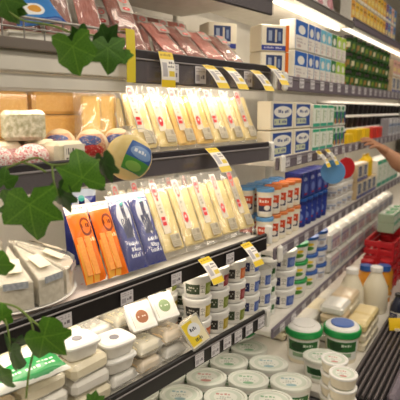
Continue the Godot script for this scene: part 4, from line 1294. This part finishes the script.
# ---------------------------------------------------------------- far case, third and fourth shelves
func stock_far_low() -> void:
	var Y := 0.9465
	for j in 2:
		for k in 5:
			var lid: Material = M.sky_lid if k == 0 else M.orange_lid
			var lab: String = "yoghurt cup with orange-red label and %s lid, %s layer beside the blue cups" % ["pale blue" if k == 0 else "orange", ["lower", "upper"][j]]
			tub(FF, Vector3(0.10 + k * 0.078, Y + j * 0.121, -0.07), 0.037, 0.12, [M.cream_plain, lid, M.print_cup], lab, "yoghurt cups with orange-red labels and %s lids" % ["pale blue" if k == 0 else "orange"], "yoghurt_cup", "cup")
			tub(FF, Vector3(0.10 + k * 0.078, Y + j * 0.121, -0.155), 0.037, 0.12, [M.cream_plain, M.sky_lid, M.print_cup], "yoghurt cup with orange-red label in the back row of the far third shelf", "back row yoghurt cups", "yoghurt_cup", "cup")
		for k in 5:
			if j == 0:
				tub(FF, Vector3(0.50 + k * 0.078, Y, -0.07), 0.037, 0.14, [M.navy, M.blue_lid, M.print_blue_cup], "deep blue yoghurt cup with blue lid beside the orange-red cups", "deep blue yoghurt cups", "yoghurt_cup", "cup")
			elif k < 4:
				box_pack(FF, Vector3(0.51 + k * 0.1, Y + 0.142, -0.09), Vector3(0.095, 0.12, 0.09), M.navy, M.print_blue_cup, "dark blue carton standing on the deep blue yoghurt cups", "dark blue cartons on the yoghurt cups", "blue_carton", "carton")
	for j in 3:
		for k in 4:
			tub(FF, Vector3(0.95 + k * 0.105, Y + j * 0.072, -0.07), 0.05, 0.07, [M.white_soft, M.white_plastic, M.print_bundle], "low white tub with grey label, %s of its stack by the yellow cartons" % LAYER[j], "low white tubs on the far third shelf", "white_tub", "tub")
	for k in 6:
		var kx := k % 4
		var t := box_pack(FF, Vector3(1.42 + kx * 0.13, Y + (0.11 if k > 3 else 0.0), -0.07), Vector3(0.125, 0.108, 0.1), M.tan, M.print_cream, "tan carton stacked beside the low white tubs", "tan cartons on the far third shelf", "tan_carton", "carton")
		if k >= 4:
			part(t, "flap", rbox(Vector3(0.12, 0.003, 0.04), 0.001), M.white, Vector3(0, 0.109, 0.02))
	for k in 2:
		var t := thing("yellow_carton", "yellow gable carton standing on the lower tan cartons", "carton", FF, Vector3(1.665 + k * 0.085, Y + 0.11, -0.06), 0, 0, 0, "yellow gable cartons")
		part(t, "box", rbox(Vector3(0.07, 0.11, 0.06), 0.004), M.yellow)
		var st := new_st()
		for s in [-1.0, 1.0]:
			quad(st, Vector3(-0.035, 0.11, s * 0.03), Vector3(0.035, 0.11, s * 0.03), Vector3(0.035, 0.14, 0), Vector3(-0.035, 0.14, 0), Vector3(0, 0.7, s))
			tri(st, Vector3(s * 0.035, 0.11, -0.03), Vector3(s * 0.035, 0.11, 0.03), Vector3(s * 0.035, 0.14, 0), Vector3(s, 0, 0))
		part(t, "gable", st.commit(), M.yellow)
		part(t, "fin", rbox(Vector3(0.07, 0.014, 0.004), 0.001), M.yellow, Vector3(0, 0.138, 0))
	for k in 5:
		box_pack(FF, Vector3(1.97 + k * 0.15, Y, -0.07), Vector3(0.14, 0.2, 0.1), M.white_soft, M.print_teal, "tall white and teal carton past the tan cartons", "tall white and teal cartons", "tall_carton", "carton")
	# fourth shelf
	Y = 0.6015
	for j in 3:
		for k in 2:
			tub(FF, Vector3(0.10 + k * 0.10, Y + j * 0.083, -0.08 - k * 0.02), 0.047, 0.082, [M.white_plastic, M.white_plastic, M.print_tub[4] if k == 0 else M.print_greentub], "round white tub with %s label stacked at the case joint" % ["blue", "green"][k], "round white tubs with %s labels at the case joint" % ["blue", "green"][k], "deli_tub", "tub")
	for a in [[0.335, 0.085, "white_plastic", "print_tub"], [0.335, 0.23, "green_lid", "print_greentub"], [0.485, 0.085, "green_lid", "print_flower"], [0.485, 0.23, "yellow_lid", "print_flower"], [0.635, 0.085, "blue_lid", "print_flower"], [0.635, 0.23, "yellow_lid", "print_flower"], [0.785, 0.085, "blue_lid", "print_bundle"], [0.785, 0.23, "blue_lid", "print_bundle"]]:
		for j in 3:
			var pr: Material = M.print_tub[4] if a[3] == "print_tub" else M[a[3]]
			var word: String = {"white_plastic": "white", "green_lid": "green", "yellow_lid": "yellow", "blue_lid": "blue"}[a[2]]
			tub(FF, Vector3(a[0], Y + j * 0.091, -a[1]), 0.071, 0.09, [M.white_plastic, M[a[2]], pr], "wide white tub with %s lid, %s of its stack on the far fourth shelf" % [word, LAYER[j]], "wide white tubs with %s lids" % word, "cheese_tub", "tub")
	for j in 2:
		for k in 9:
			var t := thing("wrapped_bundle", "silvery film wrapped bundle of cups with blue print on the far fourth shelf", "bundle", FF, Vector3(0.96 + k * 0.185, Y + j * 0.122, -0.08), 0, 0, 0, "film wrapped cup bundles")
			part(t, "cups", rbox(Vector3(0.172, 0.112, 0.12), 0.016), M.white_soft)
			part(t, "print", card(0.16, 0.09), M.print_bundle, Vector3(0, 0.1, 0.0615))
			part(t, "film", rbox(Vector3(0.178, 0.118, 0.128), 0.018), M.film)

# ---------------------------------------------------------------- the shopper
func build_person() -> void:
	var skin := Color(0.50, 0.25, 0.14)
	var shirt := Color(0.09, 0.10, 0.13)
	var trouser := Color(0.03, 0.035, 0.06)
	var hair := Color(0.03, 0.02, 0.015)
	var inv := FF
	var tip := FF * hit(FF, 360.5, 134.5, -0.035)
	var wrist := FF * hit(FF, 384, 150, -0.13)
	var fore := FF * hit(FF, 403, 166, -0.235)
	var dir := (fore - wrist).normalized()
	var elbow := wrist + dir * 0.25
	var out := FF.basis * Vector3(0, 0, 1)
	var along := FF.basis * Vector3(1, 0, 0)
	var base := elbow + out * 0.48 + along * -0.02
	base.y = 0.0
	var sh := Vector3(base.x, 1.36, base.z) - out * 0.18 - along * 0.17
	var p := thing("person", "shopper in a dark top reaching a bare arm towards the red and yellow boxes", "person", Transform3D(), base)
	var o := base
	var st := new_st()
	st.set_smooth_group(0)
	var B := []
	var up := Vector3.UP
	var lsh := sh - o
	var rsh := lsh + along * 0.34
	var mid := (lsh + rsh) * 0.5
	var hipc := mid + up * -0.45 + out * 0.17
	# hips, trunk, neck and head
	B.append([hipc - along * 0.09, hipc + along * 0.09, 0.12, 0.12, trouser])
	B.append([hipc, mid + up * -0.12, 0.13, 0.14, shirt])
	B.append([lsh + along * 0.05 - up * 0.06, rsh - along * 0.05 - up * 0.06, 0.10, 0.10, shirt])
	B.append([lsh, lsh + along * 0.02, 0.065, 0.07, shirt])
	B.append([rsh, rsh - along * 0.02, 0.065, 0.07, shirt])
	B.append([mid, mid + up * 0.12, 0.055, 0.052, skin])
	# legs
	for s in [-1.0, 1.0]:
		var hp: Vector3 = hipc + along * 0.09 * s
		var kn := Vector3(hp.x, 0.48, hp.z) - out * 0.02
		var an := Vector3(hp.x, 0.09, hp.z) + out * 0.02
		B.append([hp, kn, 0.092, 0.06, trouser])
		B.append([kn, an, 0.058, 0.042, trouser])
		B.append([an - up * 0.045, an - up * 0.05 - out * 0.15, 0.042, 0.035, hair])
	# arms
	var el := elbow - o
	var wr := wrist - o
	var half := lsh.lerp(el, 0.55)
	B.append([lsh, half, 0.058, 0.052, shirt])
	B.append([half, el, 0.044, 0.042, skin])
	B.append([el, wr.lerp(el, 0.45), 0.043, 0.042, skin])
	B.append([wr.lerp(el, 0.45), wr, 0.041, 0.028, skin])
	var rel := rsh - up * 0.28 + along * 0.06
	var rwr := rel - up * 0.22 - out * 0.12
	B.append([rsh, rsh.lerp(rel, 0.55), 0.058, 0.05, shirt])
	B.append([rsh.lerp(rel, 0.55), rel, 0.044, 0.042, skin])
	B.append([rel, rwr, 0.042, 0.028, skin])
	B.append([rwr, rwr - up * 0.09 - out * 0.02, 0.03, 0.026, skin])
	add_body(st, B, 0.015, 0.035)
	# head with face, ears and hair
	var hd := mid + up * 0.235 - out * 0.02
	var H := []
	H.append([hd + up * 0.03 + out * 0.015, hd + up * 0.02 - out * 0.012, 0.082, 0.078, skin])
	H.append([hd - up * 0.06 - out * 0.035, hd - out * 0.03, 0.044, 0.06, skin])
	H.append([hd - up * 0.005 - out * 0.095, hd - up * 0.028 - out * 0.108, 0.008, 0.013, skin])
	H.append([hd - up * 0.055 - out * 0.083 - along * 0.018, hd - up * 0.055 - out * 0.083 + along * 0.018, 0.008, 0.008, Color(0.4, 0.14, 0.1)])
	for s in [-1.0, 1.0]:
		H.append([hd + along * 0.078 * s + up * 0.015, hd + along * 0.082 * s - up * 0.025, 0.015, 0.01, skin])
		H.append([hd + along * 0.03 * s + up * 0.008 - out * 0.082, hd + along * 0.034 * s + up * 0.008 - out * 0.082, 0.011, 0.011, Color(0.75, 0.72, 0.68)])
	H.append([hd + up * 0.055 + out * 0.02, hd + up * 0.045 + out * 0.03, 0.09, 0.088, hair])
	H.append([hd - up * 0.03 + out * 0.06, hd + up * 0.03 + out * 0.04, 0.05, 0.07, hair])
	add_body(st, H, 0.008, 0.012)
	# the reaching hand
	var f := (tip - wrist).normalized()
	var n := (Vector3.UP * 0.8 + out * 0.6)
	n = (n - f * n.dot(f)).normalized()
	var a := f.cross(n).normalized()
	if a.y < 0:
		a = -a
	var G := []
	var kn0 := wr + f * 0.085
	G.append([wr - f * 0.03, wr + f * 0.01, 0.027, 0.027, skin])
	for k in 4:
		var off: float = (1.5 - k) * 0.021
		G.append([wr + a * off * 0.6 + f * 0.01, kn0 + a * off, 0.017, 0.0125, skin])
	var lens := [0.08, 0.092, 0.086, 0.068]
	for k in 4:
		var off: float = (1.5 - k) * 0.021
		var root := kn0 + a * off
		var fd := (f + a * (1.5 - k) * 0.13 - n * 0.10).normalized()
		var fd2 := (fd - n * 0.45).normalized()
		var fd3 := (fd2 - n * 0.45).normalized()
		var L: float = lens[k]
		var p1 := root + fd * L * 0.46
		var p2 := p1 + fd2 * L * 0.31
		G.append([root, p1, 0.0098, 0.0088, skin])
		G.append([p1, p2, 0.0088, 0.0080, skin])
		G.append([p2, p2 + fd3 * L * 0.23, 0.0080, 0.0068, skin])
	var th0 := wr + f * 0.025 + a * 0.026
	var th1 := th0 + (f * 0.55 + a * 0.75 - n * 0.25).normalized() * 0.04
	var th2 := th1 + (f * 0.9 + a * 0.3 - n * 0.3).normalized() * 0.032
	G.append([wr + f * 0.012 + a * 0.012, th0, 0.016, 0.0145, skin])
	G.append([th0, th1, 0.0135, 0.011, skin])
	G.append([th1, th2, 0.0108, 0.0085, skin])
	add_body(st, G, 0.0036, 0.007)
	st.generate_normals()
	var m := mat(Color.WHITE, 0.55)
	m.vertex_color_use_as_albedo = true
	part(p, "body", st.commit(), m)

# ---------------------------------------------------------------- ivy
func at_depth(px: float, py: float, t: float) -> Vector3:
	return Vector3(0, EYE, 0) + ray(px, py) * t

func build_ivy() -> void:
	var root := at_depth(-22, 200, 0.93)
	var t := thing("ivy_garland", "green ivy garland with lobed leaves hanging in front of the cheese shelves", "ivy", Transform3D(), Vector3(root.x, 0.0, root.z))
	var o := Vector3(root.x, 0, root.z)
	var main := []
	for k in 10:
		main.append(Vector3(root.x + 0.012 * sin(k * 1.7), 2.14 - k * 0.172, root.z + 0.012 * cos(k * 2.3)) - o)
	part(t, "main_stem", tube(curve(main), 0.004), M.stem)
	part(t, "hanger", tube(curve([main[0], main[0] + Vector3(0.0, 0.012, -0.06), Vector3(main[0].x, 2.10, -1.0 + 0.02 - o.z + 0.003)]), 0.003), M.metal)
	var lines := [
		[[-22, -4, .93], [4, 8, .93], [22, 20, .93], [50, 25, .93], [74, 33, .92], [98, 36, .93], [122, 42, .94]],
		[[-22, 190, .93], [0, 172, .93], [22, 162, .92], [38, 158, .92], [52, 165, .93], [74, 163, .92], [100, 160, .93]],
		[[22, 162, .92], [34, 166, .92], [46, 172, .92]],
		[[-22, 175, .93], [-4, 190, .93], [10, 206, .92], [30, 202, .92], [52, 196, .92]],
		[[-22, 300, .95], [0, 303, .95], [18, 308, .94], [31, 322, .93], [34, 345, .93], [29, 372, .94], [26, 398, .95]],
		[[18, 308, .94], [38, 325, .93], [52, 338, .92]],
		[[0, 303, .95], [8, 330, .94], [10, 352, .94]],
		[[52, 165, .93], [54, 182, .92], [58, 196, .92]]]
	for l in lines:
		var pts := []
		for a in l:
			pts.append(at_depth(a[0], a[1], a[2]) - o)
		part(t, "stem", tube(curve(pts), 0.0021, 7), M.stem)
	# x, y of the stalk end, size in pixels, direction of the tip (degrees from up, clockwise), yaw, pitch of the blade, distance
	var leaves := [
		[4, -2, 36, 165, 0.2, -0.3, .92], [12, 8, 26, 110, 0.5, 0.2, .94], [73, 46, 44, 172, 0.1, -0.25, .91], [108, 48, 38, 178, -0.3, -0.2, .92], [77, 40, 26, 12, 1.1, 0.5, .93], [106, 42, 32, 22, 1.0, 0.4, .93], [120, 56, 22, 95, -0.5, 0.3, .94], [97, 54, 22, 205, 0.7, 0.5, .94],
		[82, 178, 44, -12, 0.1, 0.1, .91], [104, 162, 34, 178, 0.8, -0.3, .93], [92, 180, 26, 150, 0.6, -0.5, .94], [30, 204, 58, 176, 0.0, -0.2, .90], [20, 210, 38, -35, -0.3, 0.4, .92], [60, 192, 36, 172, 0.7, -0.3, .93], [-4, 264, 28, 95, 0.2, 0.0, .92], [4, 182, 24, 10, 0.2, 0.3, .93], [48, 194, 22, 70, -0.5, -0.2, .94],
		[44, 336, 46, 140, 0.1, -0.2, .90], [12, 350, 40, 195, 0.7, -0.4, .93], [22, 342, 24, 60, 0.9, 0.3, .94], [2, 318, 22, 0, 0.4, 0.2, .94], [94, 402, 18, 10, 0.2, 0.0, .93], [2, 376, 26, 120, 0.5, 0.2, .94]]
	var k := 0
	for l in leaves:
		var pos := at_depth(l[0], l[1], l[6]) - o
		var sz: float = l[2] / F * l[6] * 0.9
		var b := Basis(cr, cu, -cv) * Basis(Vector3.BACK, -deg_to_rad(l[3])) * Basis(Vector3.UP, l[4]) * Basis(Vector3.RIGHT, l[5])
		var lf := part(t, "leaf", leaf_mesh(k % 4), M.leaf_shaded if absf(l[4]) > 0.65 else (M.leaf_light if k % 3 == 2 else M.leaf))
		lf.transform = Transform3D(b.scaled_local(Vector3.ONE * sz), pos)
		k += 1
